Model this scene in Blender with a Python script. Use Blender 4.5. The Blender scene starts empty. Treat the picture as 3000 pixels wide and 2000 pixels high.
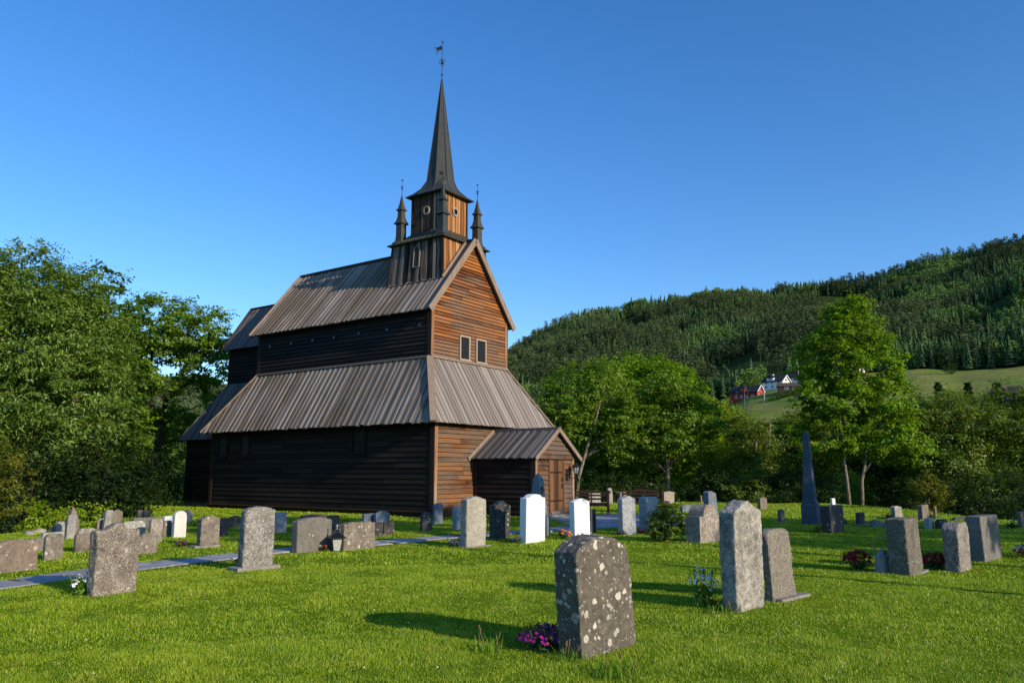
import bpy, bmesh, math, random
import numpy as np
from mathutils import Vector, Matrix

random.seed(7)
rng = np.random.RandomState(11)
scene = bpy.context.scene
COL = scene.collection
R = math.radians

# ------------------------------------------------------------------ tagging
def tag(o, label=None, cat=None, group=None, kind=None):
    if label: o['label'] = label
    if cat: o['category'] = cat
    if group: o['group'] = group
    if kind: o['kind'] = kind
    return o

def empty(name, loc=(0, 0, 0), rz=0.0):
    o = bpy.data.objects.new(name, None)
    o.empty_display_size = 0.2
    COL.objects.link(o)
    o.location = loc
    o.rotation_euler = (0, 0, rz)
    return o

def copy_tree(o, parent=None):
    c = o.copy(); COL.objects.link(c)
    if parent: c.parent = parent
    for ch in list(o.children):
        copy_tree(ch, c)
    return c

# ------------------------------------------------------------------ mesh building
def link_mesh(name, me, mat, parent=None, smooth=False):
    if smooth:
        me.polygons.foreach_set('use_smooth', np.ones(len(me.polygons), dtype=bool))
    for m in (mat if isinstance(mat, (list, tuple)) else [mat]):
        me.materials.append(m)
    o = bpy.data.objects.new(name, me)
    COL.objects.link(o)
    if parent: o.parent = parent
    return o

def np_mesh(name, verts, faces, mat, parent=None, tint=None, smooth=False):
    """verts (N,3), faces (M,k) arrays, tint (M,) per-face value"""
    me = bpy.data.meshes.new(name)
    n, (m, k) = len(verts), faces.shape
    me.vertices.add(n); me.vertices.foreach_set('co', np.ascontiguousarray(verts, dtype=np.float32).ravel())
    me.loops.add(m * k); me.loops.foreach_set('vertex_index', faces.astype(np.int32).ravel())
    me.polygons.add(m)
    me.polygons.foreach_set('loop_start', np.arange(0, m * k, k, dtype=np.int32))
    me.polygons.foreach_set('loop_total', np.full(m, k, dtype=np.int32))
    me.update(calc_edges=True)
    if tint is not None:
        a = me.attributes.new('tint', 'FLOAT', 'FACE')
        a.data.foreach_set('value', np.asarray(tint, dtype=np.float32))
    return link_mesh(name, me, mat, parent, smooth)

class MB:
    """collects faces of one mesh"""
    def __init__(s):
        s.v = []; s.f = []; s.t = []; s.tint = 0.5
    def face(s, pts, tint=None):
        b = len(s.v); s.v += [tuple(p) for p in pts]
        s.f.append(tuple(range(b, b + len(pts)))); s.t.append(s.tint if tint is None else tint)
    def hexa(s, p, tint=None):
        # p: 8 points, bottom 0-3 ccw seen from above, top 4-7
        b = len(s.v); s.v += [tuple(q) for q in p]
        t = s.tint if tint is None else tint
        for q in ((3, 2, 1, 0), (4, 5, 6, 7), (0, 1, 5, 4), (1, 2, 6, 5), (2, 3, 7, 6), (3, 0, 4, 7)):
            s.f.append(tuple(b + i for i in q)); s.t.append(t)
    def box(s, x0, x1, y0, y1, z0, z1, tint=None):
        s.hexa([(x0, y0, z0), (x1, y0, z0), (x1, y1, z0), (x0, y1, z0), (x0, y0, z1), (x1, y0, z1), (x1, y1, z1), (x0, y1, z1)], tint)
    def bar(s, a, b, w, h, up=(0, 0, 1), tint=None):
        """rectangular bar from a to b, w sideways, h along 'up'"""
        a, b = Vector(a), Vector(b); d = (b - a).normalized(); up = Vector(up)
        sd = d.cross(up)
        if sd.length < 1e-4: sd = d.cross(Vector((1, 0, 0)))
        sd.normalize(); u = sd.cross(d).normalized()
        sd *= w / 2; u *= h / 2
        s.hexa([a - sd - u, a + sd - u, b + sd - u, b - sd - u, a - sd + u, a + sd + u, b + sd + u, b - sd + u], tint)
    def tube(s, pts, rad, n=8, caps=True, tint=None):
        t = s.tint if tint is None else tint
        P = [Vector(p) for p in pts]
        if not isinstance(rad, (list, tuple)): rad = [rad] * len(P)
        rings = []
        ref = None
        for i, p in enumerate(P):
            d = (P[min(i + 1, len(P) - 1)] - P[max(i - 1, 0)])
            if d.length < 1e-6: d = Vector((0, 0, 1))
            d.normalize()
            if ref is None:
                ref = d.cross(Vector((0.3, 0.9, 0.2)))
                if ref.length < 1e-3: ref = d.cross(Vector((1, 0, 0)))
            ref = (ref - d * ref.dot(d)).normalized(); b2 = d.cross(ref)
            base = len(s.v)
            for k in range(n):
                a = 2 * math.pi * k / n
                s.v.append(tuple(p + (ref * math.cos(a) + b2 * math.sin(a)) * rad[i]))
            rings.append(base)
        for i in range(len(P) - 1):
            for k in range(n):
                s.f.append((rings[i] + k, rings[i] + (k + 1) % n, rings[i + 1] + (k + 1) % n, rings[i + 1] + k)); s.t.append(t)
        if caps:
            s.f.append(tuple(rings[0] + k for k in reversed(range(n)))); s.t.append(t)
            s.f.append(tuple(rings[-1] + k for k in range(n))); s.t.append(t)
    def loft(s, rings, close_top=True, close_bot=False, tint=None):
        """rings of equal length lists of points"""
        t = s.tint if tint is None else tint
        n = len(rings[0]); bs = []
        for r in rings:
            bs.append(len(s.v)); s.v += [tuple(p) for p in r]
        for i in range(len(rings) - 1):
            for k in range(n):
                s.f.append((bs[i] + k, bs[i] + (k + 1) % n, bs[i + 1] + (k + 1) % n, bs[i + 1] + k)); s.t.append(t)
        if close_top: s.f.append(tuple(bs[-1] + k for k in range(n))); s.t.append(t)
        if close_bot: s.f.append(tuple(bs[0] + k for k in reversed(range(n)))); s.t.append(t)
    def lathe(s, prof, n=16, c=(0, 0), tint=None):
        s.loft([[(c[0] + r * math.cos(2 * math.pi * k / n), c[1] + r * math.sin(2 * math.pi * k / n), z) for k in range(n)] for r, z in prof], True, True, tint)
    def plate(s, outline, y0, y1, tint=None):
        """extrude an (x,z) outline between two y values"""
        a = [(x, y0, z) for x, z in outline]; b = [(x, y1, z) for x, z in outline]
        s.loft([a, b], True, True, tint)
    def build(s, name, mat, parent=None, smooth=False, bevel=0.0):
        me = bpy.data.meshes.new(name)
        me.from_pydata(s.v, [], s.f); me.update()
        a = me.attributes.new('tint', 'FLOAT', 'FACE'); a.data.foreach_set('value', np.asarray(s.t, dtype=np.float32))
        o = link_mesh(name, me, mat, parent, smooth)
        if bevel:
            m = o.modifiers.new('bevel', 'BEVEL'); m.width = bevel; m.segments = 2; m.limit_method = 'ANGLE'
        return o

# ------------------------------------------------------------------ materials
class NT:
    def __init__(s, name):
        s.m = bpy.data.materials.new(name); s.m.use_nodes = True
        s.nt = s.m.node_tree; s.n = s.nt.nodes; s.l = s.nt.links
        s.p = s.n['Principled BSDF']; s.out = s.n['Material Output']
        s.p.inputs['Roughness'].default_value = 0.85
        s.p.inputs['Specular IOR Level'].default_value = 0.25
    def node(s, typ, **kw):
        nd = s.n.new(typ)
        for k, v in kw.items():
            if k.startswith('_'): setattr(nd, k[1:], v)
            else:
                key = k.replace('__', ' ')
                inp = nd.inputs[int(key[1:])] if key[0] == 'i' and key[1:].isdigit() else nd.inputs[key]
                if isinstance(v, bpy.types.NodeSocket): s.l.new(v, inp)
                else: inp.default_value = v
        return nd
    def coord(s, kind='Object', scale=(1, 1, 1), rand=False):
        tc = s.node('ShaderNodeTexCoord')
        mp = s.node('ShaderNodeMapping'); s.l.new(tc.outputs[kind], mp.inputs['Vector']); mp.inputs['Scale'].default_value = scale
        if rand:
            oi = s.node('ShaderNodeObjectInfo')
            mu = s.node('ShaderNodeMath', _operation='MULTIPLY', i0=oi.outputs['Random'], i1=57.0)
            s.l.new(mu.outputs[0], mp.inputs['Location'])
        return mp.outputs['Vector']
    def noise(s, vec, scale, detail=4, rough=0.55, dist=0.0):
        return s.node('ShaderNodeTexNoise', Vector=vec, Scale=scale, Detail=detail, Roughness=rough, Distortion=dist).outputs['Fac']
    def ramp(s, fac, stops, interp='LINEAR'):
        nd = s.node('ShaderNodeValToRGB', Fac=fac); cr = nd.color_ramp; cr.interpolation = interp
        while len(cr.elements) < len(stops): cr.elements.new(0.5)
        for e, (p, c) in zip(cr.elements, stops):
            e.position = p; e.color = (c[0], c[1], c[2], 1) if isinstance(c, (tuple, list)) else (c, c, c, 1)
        return nd.outputs['Color']
    def mix(s, fac, a, b, mode='MIX'):
        nd = s.node('ShaderNodeMix', _data_type='RGBA', _blend_type=mode)
        for i, v in ((0, fac), (6, a), (7, b)):
            if isinstance(v, bpy.types.NodeSocket): s.l.new(v, nd.inputs[i])
            else: nd.inputs[i].default_value = v if i == 0 else (v[0], v[1], v[2], 1)
        return nd.outputs[2]
    def math(s, op, a, b=0.0, c=0.0, clamp=False):
        return s.node('ShaderNodeMath', _operation=op, _use_clamp=clamp, i0=a, i1=b, i2=c).outputs[0]
    def attr(s, name='tint'):
        return s.node('ShaderNodeAttribute', _attribute_name=name).outputs['Fac']
    def bump(s, h, strength=0.4, dist=0.01):
        b = s.node('ShaderNodeBump', Height=h, Strength=strength, Distance=dist)
        s.l.new(b.outputs['Normal'], s.p.inputs['Normal'])
    def base(s, c):
        if isinstance(c, bpy.types.NodeSocket): s.l.new(c, s.p.inputs['Base Color'])
        else: s.p.inputs['Base Color'].default_value = (c[0], c[1], c[2], 1)

def plain(name, c, rough=0.7, metal=0.0, spec=0.3, var=0.25):
    t = NT(name)
    v = t.noise(t.coord(), 14, 3)
    t.base(t.mix(v, [x * (1 - var) for x in c], [min(1, x * (1 + var)) for x in c]))
    t.p.inputs['Roughness'].default_value = rough; t.p.inputs['Metallic'].default_value = metal
    t.p.inputs['Specular IOR Level'].default_value = spec
    return t.m

def wood(name, streak, stops, grey=None, greyamt=0.5, gscale=0.35, rough=0.8, bump=0.35, shelter=None):
    """streak = mapping scale: large along the direction across the grain"""
    t = NT(name)
    oc = t.coord()
    st = t.coord(scale=streak)
    fine = t.noise(st, 1.0, 5, 0.6)
    tint = t.attr()
    f = t.math('ADD', t.math('MULTIPLY', fine, 0.75), t.math('MULTIPLY', tint, 0.55))
    f = t.math('SUBTRACT', f, 0.15)
    c = t.ramp(f, stops)
    if grey:
        st2 = t.coord(scale=tuple(x * 0.33 for x in streak))
        g = t.math('ADD', t.math('MULTIPLY', t.noise(oc, gscale, 3), 0.6), t.math('MULTIPLY', t.noise(st2, 1.0, 3), 0.55))
        g = t.ramp(g, [(0.62 - greyamt * 0.35, 0.0), (0.74 - greyamt * 0.25, 1.0)])
        if shelter:   # boards close under the verge keep their warm colour
            zr, k_ = shelter
            sp = t.node('ShaderNodeSeparateXYZ', Vector=oc)
            dv = t.math('SUBTRACT', t.math('MULTIPLY', t.math('SUBTRACT', zr, sp.outputs['Z']), k_), t.math('ABSOLUTE', sp.outputs['X']))
            dv = t.math('ADD', dv, t.math('MULTIPLY', t.math('SUBTRACT', fine, 0.5), 0.9))
            g = t.math('MULTIPLY', g, t.ramp(dv, [(0.08, 0.0), (0.75, 1.0)]))
        c = t.mix(t.math('MULTIPLY', g, 0.85), c, t.mix(fine, [x * 0.55 for x in grey], [x * 1.35 for x in grey]))
    t.base(c)
    t.bump(fine, bump, 0.008)
    t.p.inputs['Roughness'].default_value = rough
    return t.m

def stone(name, ca, cb, speck=0.0, sscale=180, stain=None, lichen=0.0, lcol=(0.62, 0.6, 0.54), lscale=9.0, bump=0.35, bscale=60, streaky=False, tv=0.0, extra=None, rough=0.85, dirt=0.55):
    t = NT(name)
    v = t.coord(rand=True)
    big = t.noise(v, 3.5, 5, 0.65)
    c = t.mix(t.ramp(big, [(0.3, 0.0), (0.7, 1.0)]), ca, cb)
    if streaky:
        sv = t.node('ShaderNodeMapping', Vector=v, Scale=(7, 7, 1.1)).outputs['Vector']
        s2 = t.noise(sv, 1.6, 4, 0.6)
        c = t.mix(t.ramp(s2, [(0.45, 0.0), (0.75, 0.6)]), c, [x * 0.5 for x in ca])
    fine = t.noise(v, sscale, 2, 0.5)
    if speck:
        c = t.mix(t.ramp(fine, [(0.36, speck), (0.47, 0.0)]), c, [x * 0.22 for x in ca])
        c = t.mix(t.ramp(fine, [(0.56, 0.0), (0.66, speck * 0.8)]), c, [min(0.85, x * 1.9 + 0.05) for x in cb])
    mid = t.noise(v, bscale * 0.35, 4, 0.6)
    c = t.mix(t.ramp(mid, [(0.3, dirt), (0.6, 0.0)]), c, [x * 0.45 for x in ca])
    if stain:
        s3 = t.noise(v, 1.7, 4, 0.6)
        c = t.mix(t.ramp(s3, [(0.5, 0.0), (0.68, 0.8)]), c, stain)
    if tv: c = t.mix(t.math('MULTIPLY', t.attr(), tv), c, [x * 0.35 for x in ca])
    h = t.math('ADD', t.noise(v, bscale, 4, 0.65), t.math('MULTIPLY', fine, 0.35))
    if lichen:
        wv = t.node('ShaderNodeTexNoise', Vector=v, Scale=22.0, Detail=3)
        wob = t.node('ShaderNodeMix', _data_type='RGBA', _blend_type='LINEAR_LIGHT'); wob.inputs[0].default_value = 0.016
        t.l.new(v, wob.inputs[6]); t.l.new(wv.outputs['Color'], wob.inputs[7])
        for sc, k, a in ((lscale, 0.62, 1.0), (lscale * 1.9, 0.6, 0.95), (lscale * 4.4, 0.5, 0.8)):
            vo = t.node('ShaderNodeTexVoronoi', Vector=wob.outputs[2], Scale=sc)
            rnd = t.node('ShaderNodeSeparateColor', Color=vo.outputs['Color'])
            r = t.math('MULTIPLY', t.math('SUBTRACT', rnd.outputs[0], 1.0 - lichen), k / max(lichen, 0.05) * 0.75)
            d = t.math('SUBTRACT', r, vo.outputs['Distance'])
            mk = t.ramp(t.math('MULTIPLY_ADD', d, 9.0, 0.35), [(0.36, 0.0), (0.44, a)])
            lc = t.mix(rnd.outputs[1], [x * 0.42 for x in lcol], lcol)
            lc = t.mix(t.math('MULTIPLY', t.noise(v, 90, 2), 0.5), lc, [x * 0.5 for x in lcol])
            c = t.mix(mk, c, lc)
            h = t.math('ADD', h, t.math('MULTIPLY', mk, 0.2))
    if extra:
        ec, es, th = extra
        e = t.noise(v, es, 5, 0.7)
        c = t.mix(t.ramp(e, [(th, 0.0), (th + 0.04, 0.95)]), c, ec)
    t.base(c); t.bump(h, bump, 0.015)
    t.p.inputs['Roughness'].default_value = rough
    return t.m

def leafmat(name, c0, c1, trans=0.35, gloss=0.12):
    t = NT(name)
    tint = t.attr()
    n = t.noise(t.coord(), 0.9, 3)
    f = t.math('ADD', t.math('MULTIPLY', tint, 0.75), t.math('MULTIPLY', n, 0.5))
    c = t.ramp(f, [(0.2, [x * 0.55 for x in c0]), (0.45, c0), (0.85, c1)])
    d = t.node('ShaderNodeBsdfDiffuse', Color=c)
    tc = t.mix(0.65, c, [min(1, c1[0] * 1.6), min(1, c1[1] * 1.45), c1[2] * 0.4])
    tr = t.node('ShaderNodeBsdfTranslucent', Color=tc)
    g = t.node('ShaderNodeBsdfGlossy', Roughness=0.5)
    g.inputs['Color'].default_value = (0.9, 0.95, 1, 1)
    m1 = t.node('ShaderNodeMixShader', Fac=trans); t.l.new(d.outputs[0], m1.inputs[1]); t.l.new(tr.outputs[0], m1.inputs[2])
    m2 = t.node('ShaderNodeMixShader', Fac=gloss * 0.1); t.l.new(m1.outputs[0], m2.inputs[1]); t.l.new(g.outputs[0], m2.inputs[2])
    t.l.new(m2.outputs[0], t.out.inputs['Surface'])
    return t.m

# ------------------------------------------------------------------ camera, light, sky
SUN_EL, SUN_AZ = R(19.3), math.atan2(0.765, -0.644)   # azimuth from +Y clockwise
cam_d = bpy.data.cameras.new('camera'); cam = bpy.data.objects.new('camera', cam_d); COL.objects.link(cam)
cam.location = (0, 0, 1.6); cam.rotation_euler = (R(90 + 9.50), 0, 0)
cam_d.sensor_width = 36; cam_d.lens = 27.6; cam_d.clip_end = 8000; cam_d.clip_start = 0.05
scene.camera = cam
sun_d = bpy.data.lights.new('sun', 'SUN'); sun = bpy.data.objects.new('sun', sun_d); COL.objects.link(sun)
sun_d.energy = 5.0; sun_d.angle = R(0.5); sun_d.color = (1.0, 0.86, 0.66)
to_sun = Vector((math.sin(SUN_AZ) * math.cos(SUN_EL), math.cos(SUN_AZ) * math.cos(SUN_EL), math.sin(SUN_EL)))
sun.rotation_euler = to_sun.to_track_quat('Z', 'Y').to_euler()
w = bpy.data.worlds.new('World'); scene.world = w; w.use_nodes = True
wn = w.node_tree.nodes; wl = w.node_tree.links
bg = wn['Background']
sky = wn.new('ShaderNodeTexSky'); sky.sky_type = 'NISHITA'; sky.sun_disc = False
sky.sun_elevation = SUN_EL; sky.sun_rotation = SUN_AZ
sky.air_density = 1.0; sky.dust_density = 0.3; sky.ozone_density = 3.5; sky.altitude = 100
hs = wn.new('ShaderNodeHueSaturation'); hs.inputs['Saturation'].default_value = 1.24; hs.inputs['Value'].default_value = 1.57; hs.inputs['Hue'].default_value = 0.5075
wl.new(sky.outputs[0], hs.inputs['Color']); wl.new(hs.outputs[0], bg.inputs['Color'])
bg.inputs['Strength'].default_value = 0.14
scene.view_settings.view_transform = 'Standard'; scene.view_settings.look = 'None'
scene.view_settings.exposure = 0; scene.view_settings.gamma = 1
scene.cycles.max_bounces = 6; scene.cycles.diffuse_bounces = 3; scene.cycles.transmission_bounces = 3; scene.cycles.transparent_max_bounces = 4

# ------------------------------------------------------------------ terrain
RIDGE = np.array([(-3.15, 0.08), (-1.4, 0.10), (-0.5822, 0.1175), (-0.4839, 0.1127), (-0.374, 0.094), (-0.2953, 0.0758), (-0.1301, 0.1002), (-0.0026, 0.1451), (0.0441, 0.1739), (0.0883, 0.1913), (0.1278, 0.1994), (0.1759, 0.2122), (0.24, 0.2182), (0.2898, 0.2174), (0.342, 0.212), (0.3697, 0.215), (0.4155, 0.2151), (0.4416, 0.2167), (0.4999, 0.2305), (0.551, 0.2336), (0.5776, 0.2414), (0.5937, 0.2438), (0.6837, 0.2578), (0.95, 0.2), (1.4, 0.1), (3.15, 0.08)])
FOREST = np.array([(-3.15, 0.03), (-0.5747, 0.0339), (-0.0026, 0.0727), (0.172, 0.0759), (0.2349, 0.0855), (0.2556, 0.0914), (0.2969, 0.1092), (0.3368, 0.1161), (0.3944, 0.1196), (0.4494, 0.1207), (0.4845, 0.1213), (0.5183, 0.1191), (0.551, 0.1198), (0.5826, 0.1211), (0.6693, 0.1172), (1.2, 0.05), (3.15, 0.03)])
EDGE = np.array([(-12.8, -25), (-13.0, 12), (-12.8, 20.2), (-13.7, 23.9), (-13.3, 27), (-14.5, 33), (-22, 44), (-6, 50), (3.6, 44.5), (6.5, 44.0), (9.8, 44.5), (12.6, 42.4), (16.2, 42.2), (17.5, 38), (17.0, 33), (16.8, 30), (17.2, 25), (30, 20), (45, 10), (45, -25)])

def vnoise(x, y, seed):
    """smooth value noise, vectorised"""
    r = np.random.RandomState(seed).rand(64, 64)
    xi, yi = np.floor(x).astype(int), np.floor(y).astype(int); fx, fy = x - xi, y - yi
    fx = fx * fx * (3 - 2 * fx); fy = fy * fy * (3 - 2 * fy)
    a, b = r[xi % 64, yi % 64], r[(xi + 1) % 64, yi % 64]; c, d = r[xi % 64, (yi + 1) % 64], r[(xi + 1) % 64, (yi + 1) % 64]
    return (a * (1 - fx) + b * fx) * (1 - fy) + (c * (1 - fx) + d * fx) * fy - 0.5

def inside_poly(x, y, P):
    ins = np.zeros(x.shape, bool); n = len(P)
    for i in range(n):
        x0, y0 = P[i]; x1, y1 = P[(i + 1) % n]
        cnd = ((y0 > y) != (y1 > y)); t = np.where(cnd, (y - y0) / (y1 - y0 + 1e-12), 0)
        ins ^= cnd & (x < x0 + t * (x1 - x0))
    return ins

def outside_dist(x, y, P=EDGE):
    d = np.full(x.shape, 1e9); n = len(P)
    for i in range(n):
        a, b = P[i], P[(i + 1) % n]; e = b - a
        t = np.clip(((x - a[0]) * e[0] + (y - a[1]) * e[1]) / (e @ e), 0, 1)
        d = np.minimum(d, np.hypot(x - a[0] - t * e[0], y - a[1] - t * e[1]))
    return np.where(inside_poly(x, y, P), 0, d)

def hz(x, y):
    x = np.asarray(x, float); y = np.asarray(y, float)
    r = np.hypot(x, y); az = np.arctan2(x, y); aa = az
    near = 0.05 * vnoise(x / 3.1, y / 3.1, 1) + 0.03 * vnoise(x / 1.3, y / 1.3, 2)
    near = near * np.clip(r / 6, 0, 1)
    od = outside_dist(x, y)
    plat = near - np.minimum(0.26 * np.maximum(od - 0.3, 0), 7.0)
    tr = np.interp(aa, RIDGE[:, 0], RIDGE[:, 1]); tf = np.interp(aa, FOREST[:, 0], FOREST[:, 1])
    ks = np.array([0, 70, 150, 265, 350, 420, 850, 1150, 3500.])
    z = np.zeros_like(r)
    vals = [-7 + 0 * r, -7 + 0 * r, -9 + 0 * r, 265 * np.minimum(0.052, tf * 0.6), 350 * (tf - 0.0135), 420 * tf, 850 * tr, 850 * tr * 0.9, 60 + 0 * r]
    for i in range(len(ks) - 1):
        m = (r >= ks[i]) & (r <= ks[i + 1]); t = (r - ks[i]) / (ks[i + 1] - ks[i])
        z = np.where(m, vals[i] * (1 - t) + vals[i + 1] * t, z)
    amp = np.clip((r - 430) / 150, 0, 1) * np.clip((870 - r) / 150, 0, 1)
    z = z + amp * (26 * vnoise(x / 90, y / 140, 3) + 10 * vnoise(x / 38, y / 38, 4)) + np.clip((r - 150) / 100, 0, 1) * 1.6 * vnoise(x / 17, y / 17, 6)
    bl = np.clip((r - 52) / 55, 0, 1); bl = bl * bl * (3 - 2 * bl)
    return plat * (1 - bl) + z * bl

def polar_sheet(name, radii, nang, mat, a0=-math.pi, a1=math.pi):
    an = np.linspace(a0, a1, nang)
    A, Rr = np.meshgrid(an, np.asarray(radii, float))
    X, Y = Rr * np.sin(A), Rr * np.cos(A); Z = hz(X, Y)
    V = np.stack([X, Y, Z], -1).reshape(-1, 3)
    i, j = np.meshgrid(np.arange(len(radii) - 1), np.arange(nang - 1), indexing='ij')
    q = i * nang + j
    Fc = np.stack([q, q + nang, q + nang + 1, q + 1], -1).reshape(-1, 4)
    o = np_mesh(name, V, Fc, mat, smooth=True)
    return o

t = NT('lawn_soil')
v = t.coord()
n1 = t.noise(v, 0.35, 4); n2 = t.noise(v, 9, 4, 0.7); n3 = t.noise(v, 60, 3, 0.7)
c = t.ramp(n1, [(0.35, (0.095, 0.20, 0.006)), (0.65, (0.17, 0.28, 0.012))])
c = t.mix(t.ramp(n2, [(0.45, 0.0), (0.7, 0.5)]), c, (0.10, 0.095, 0.03))
c = t.mix(t.ramp(n3, [(0.3, 0.75), (0.6, 0.0)]), c, (0.045, 0.085, 0.007))
t.base(c); t.bump(n3, 0.9, 0.04); t.p.inputs['Roughness'].default_value = 1.0; t.p.inputs['Specular IOR Level'].default_value = 0.0
M_LAWN = t.m
t = NT('hill_ground')
v = t.coord()
rr = t.node('ShaderNodeVectorMath', _operation='LENGTH'); t.l.new(t.node('ShaderNodeVectorMath', _operation='MULTIPLY', i0=v, i1=(1, 1, 0)).outputs[0], rr.inputs[0])
n1 = t.noise(v, 0.02, 4); n2 = t.noise(v, 0.12, 5, 0.7); n3 = t.noise(v, 0.6, 4, 0.7)
fld = t.ramp(n1, [(0.40, (0.16, 0.27, 0.035)), (0.5, (0.30, 0.29, 0.085)), (0.60, (0.13, 0.30, 0.03))])
fld = t.mix(t.ramp(n2, [(0.4, 0.7), (0.62, 0.0)]), fld, (0.17, 0.17, 0.06))
fld = t.mix(t.ramp(n3, [(0.35, 0.6), (0.6, 0.0)]), fld, (0.09, 0.13, 0.03))
wds = t.mix(n2, (0.02, 0.035, 0.012), (0.05, 0.075, 0.022))
edge = t.math('ADD', rr.outputs['Value'], t.math('MULTIPLY', n1, 40.0))
c = t.mix(t.ramp(t.math('MULTIPLY_ADD', edge, 0.01, -4.0), [(0.30, 0.0), (0.45, 1.0)]), fld, wds)
c = t.mix(t.ramp(t.math('MULTIPLY', rr.outputs['Value'], 0.004), [(0.62, 1.0), (0.95, 0.0)]), c, (0.035, 0.05, 0.014))
t.base(c); t.p.inputs['Roughness'].default_value = 1.0; t.p.inputs['Specular IOR Level'].default_value = 0.0
M_HILL = t.m
radii = np.concatenate([[0.02], np.linspace(1, 12, 28), np.linspace(12.6, 46, 60), np.linspace(47, 78, 22)])
tag(polar_sheet('ground', radii, 541, M_LAWN), kind='structure')
radii = np.concatenate([np.linspace(78, 460, 70), np.linspace(468, 900, 60), np.linspace(930, 1500, 14), [2000, 3500]])
tag(polar_sheet('hill', radii, 721, M_HILL), kind='structure')
# ------------------------------------------------------------------ church
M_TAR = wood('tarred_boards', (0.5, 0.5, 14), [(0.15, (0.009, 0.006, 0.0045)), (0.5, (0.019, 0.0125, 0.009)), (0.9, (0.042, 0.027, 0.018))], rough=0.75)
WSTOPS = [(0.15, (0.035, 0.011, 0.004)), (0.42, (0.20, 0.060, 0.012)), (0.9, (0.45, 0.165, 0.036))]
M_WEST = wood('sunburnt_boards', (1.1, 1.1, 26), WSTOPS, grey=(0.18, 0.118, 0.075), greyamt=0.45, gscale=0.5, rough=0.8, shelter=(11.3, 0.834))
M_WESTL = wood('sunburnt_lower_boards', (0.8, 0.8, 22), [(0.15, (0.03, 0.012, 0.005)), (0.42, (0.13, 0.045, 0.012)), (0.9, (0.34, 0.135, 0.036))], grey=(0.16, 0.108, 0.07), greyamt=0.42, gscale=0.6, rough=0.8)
M_PORCH = wood('porch_front_boards', (1.3, 1.3, 22), [(0.15, (0.05, 0.018, 0.006)), (0.45, (0.095, 0.037, 0.012)), (0.9, (0.22, 0.09, 0.028))], grey=(0.14, 0.105, 0.08), greyamt=0.5, gscale=1.2)
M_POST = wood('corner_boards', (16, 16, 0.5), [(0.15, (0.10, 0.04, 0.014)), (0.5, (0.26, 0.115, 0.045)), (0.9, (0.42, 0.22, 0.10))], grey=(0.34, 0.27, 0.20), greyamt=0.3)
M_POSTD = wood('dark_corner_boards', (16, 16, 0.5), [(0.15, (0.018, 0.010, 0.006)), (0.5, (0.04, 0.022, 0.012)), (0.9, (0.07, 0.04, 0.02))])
M_ROOFX = wood('weathered_roof_boards_side', (0.6, 18, 0.6), [(0.12, (0.16, 0.128, 0.10)), (0.5, (0.275, 0.228, 0.185)), (0.95, (0.42, 0.365, 0.31))], grey=(0.15, 0.108, 0.068), greyamt=0.33, gscale=0.28, rough=0.85, bump=0.6)
M_ROOFY = wood('weathered_roof_boards_front', (18, 0.6, 0.6), [(0.12, (0.14, 0.115, 0.098)), (0.5, (0.235, 0.20, 0.172)), (0.95, (0.36, 0.32, 0.285))], rough=0.85, bump=0.6)
M_PROOF = wood('porch_roof_boards', (0.6, 18, 0.6), [(0.15, (0.075, 0.064, 0.056)), (0.5, (0.135, 0.118, 0.105)), (0.9, (0.21, 0.19, 0.17))], rough=0.85, bump=0.6)
M_VERGE = wood('verge_boards', (9, 9, 1.5), [(0.15, (0.14, 0.10, 0.072)), (0.5, (0.25, 0.185, 0.135)), (0.9, (0.36, 0.285, 0.22))], rough=0.85)
M_PALE = wood('pale_frame_wood', (8, 8, 2), [(0.15, (0.22, 0.165, 0.12)), (0.5, (0.36, 0.28, 0.21)), (0.9, (0.48, 0.40, 0.32))])
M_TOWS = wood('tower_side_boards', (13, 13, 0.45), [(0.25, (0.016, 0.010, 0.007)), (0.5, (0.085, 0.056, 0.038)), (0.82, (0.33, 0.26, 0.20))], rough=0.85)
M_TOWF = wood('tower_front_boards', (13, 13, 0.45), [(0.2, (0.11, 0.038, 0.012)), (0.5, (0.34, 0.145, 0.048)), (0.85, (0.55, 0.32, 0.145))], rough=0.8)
M_DOOR = wood('door_boards', (18, 18, 0.6), [(0.15, (0.03, 0.012, 0.006)), (0.5, (0.11, 0.048, 0.018)), (0.9, (0.24, 0.125, 0.055))], rough=0.7)
t = NT('green_black_lead'); v = t.coord(); n1 = t.noise(v, 2.2, 5, 0.6); sv = t.coord(scale=(5, 5, 0.8)); n2 = t.noise(sv, 2, 4)
c = t.mix(n1, (0.024, 0.027, 0.025), (0.056, 0.060, 0.053)); c = t.mix(t.ramp(n2, [(0.5, 0.0), (0.75, 0.5)]), c, (0.072, 0.066, 0.05))
t.base(c); t.bump(n1, 0.25, 0.02); t.p.inputs['Roughness'].default_value = 0.6; t.p.inputs['Specular IOR Level'].default_value = 0.35
M_LEAD = t.m
t = NT('brown_green_lead'); v = t.coord(); n1 = t.noise(v, 4, 5, 0.6)
t.base(t.mix(n1, (0.05, 0.038, 0.028), (0.085, 0.085, 0.06))); t.p.inputs['Roughness'].default_value = 0.6
M_LEAD2 = t.m
M_IRON = plain('wrought_iron', (0.02, 0.02, 0.022), 0.55, 0.4)
M_GLASSD = plain('dark_window_glass', (0.006, 0.006, 0.007), 0.35, 0.0, 0.25)
M_PORT = plain('porthole_glass', (0.09, 0.15, 0.22), 0.3, 0.0, 0.4)
M_FOUND = stone('foundation_stone', (0.16, 0.15, 0.13), (0.3, 0.29, 0.26), bscale=12, bump=0.8)
M_LEADCAME = plain('lead_lattice', (0.06, 0.06, 0.057), 0.5)
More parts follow.
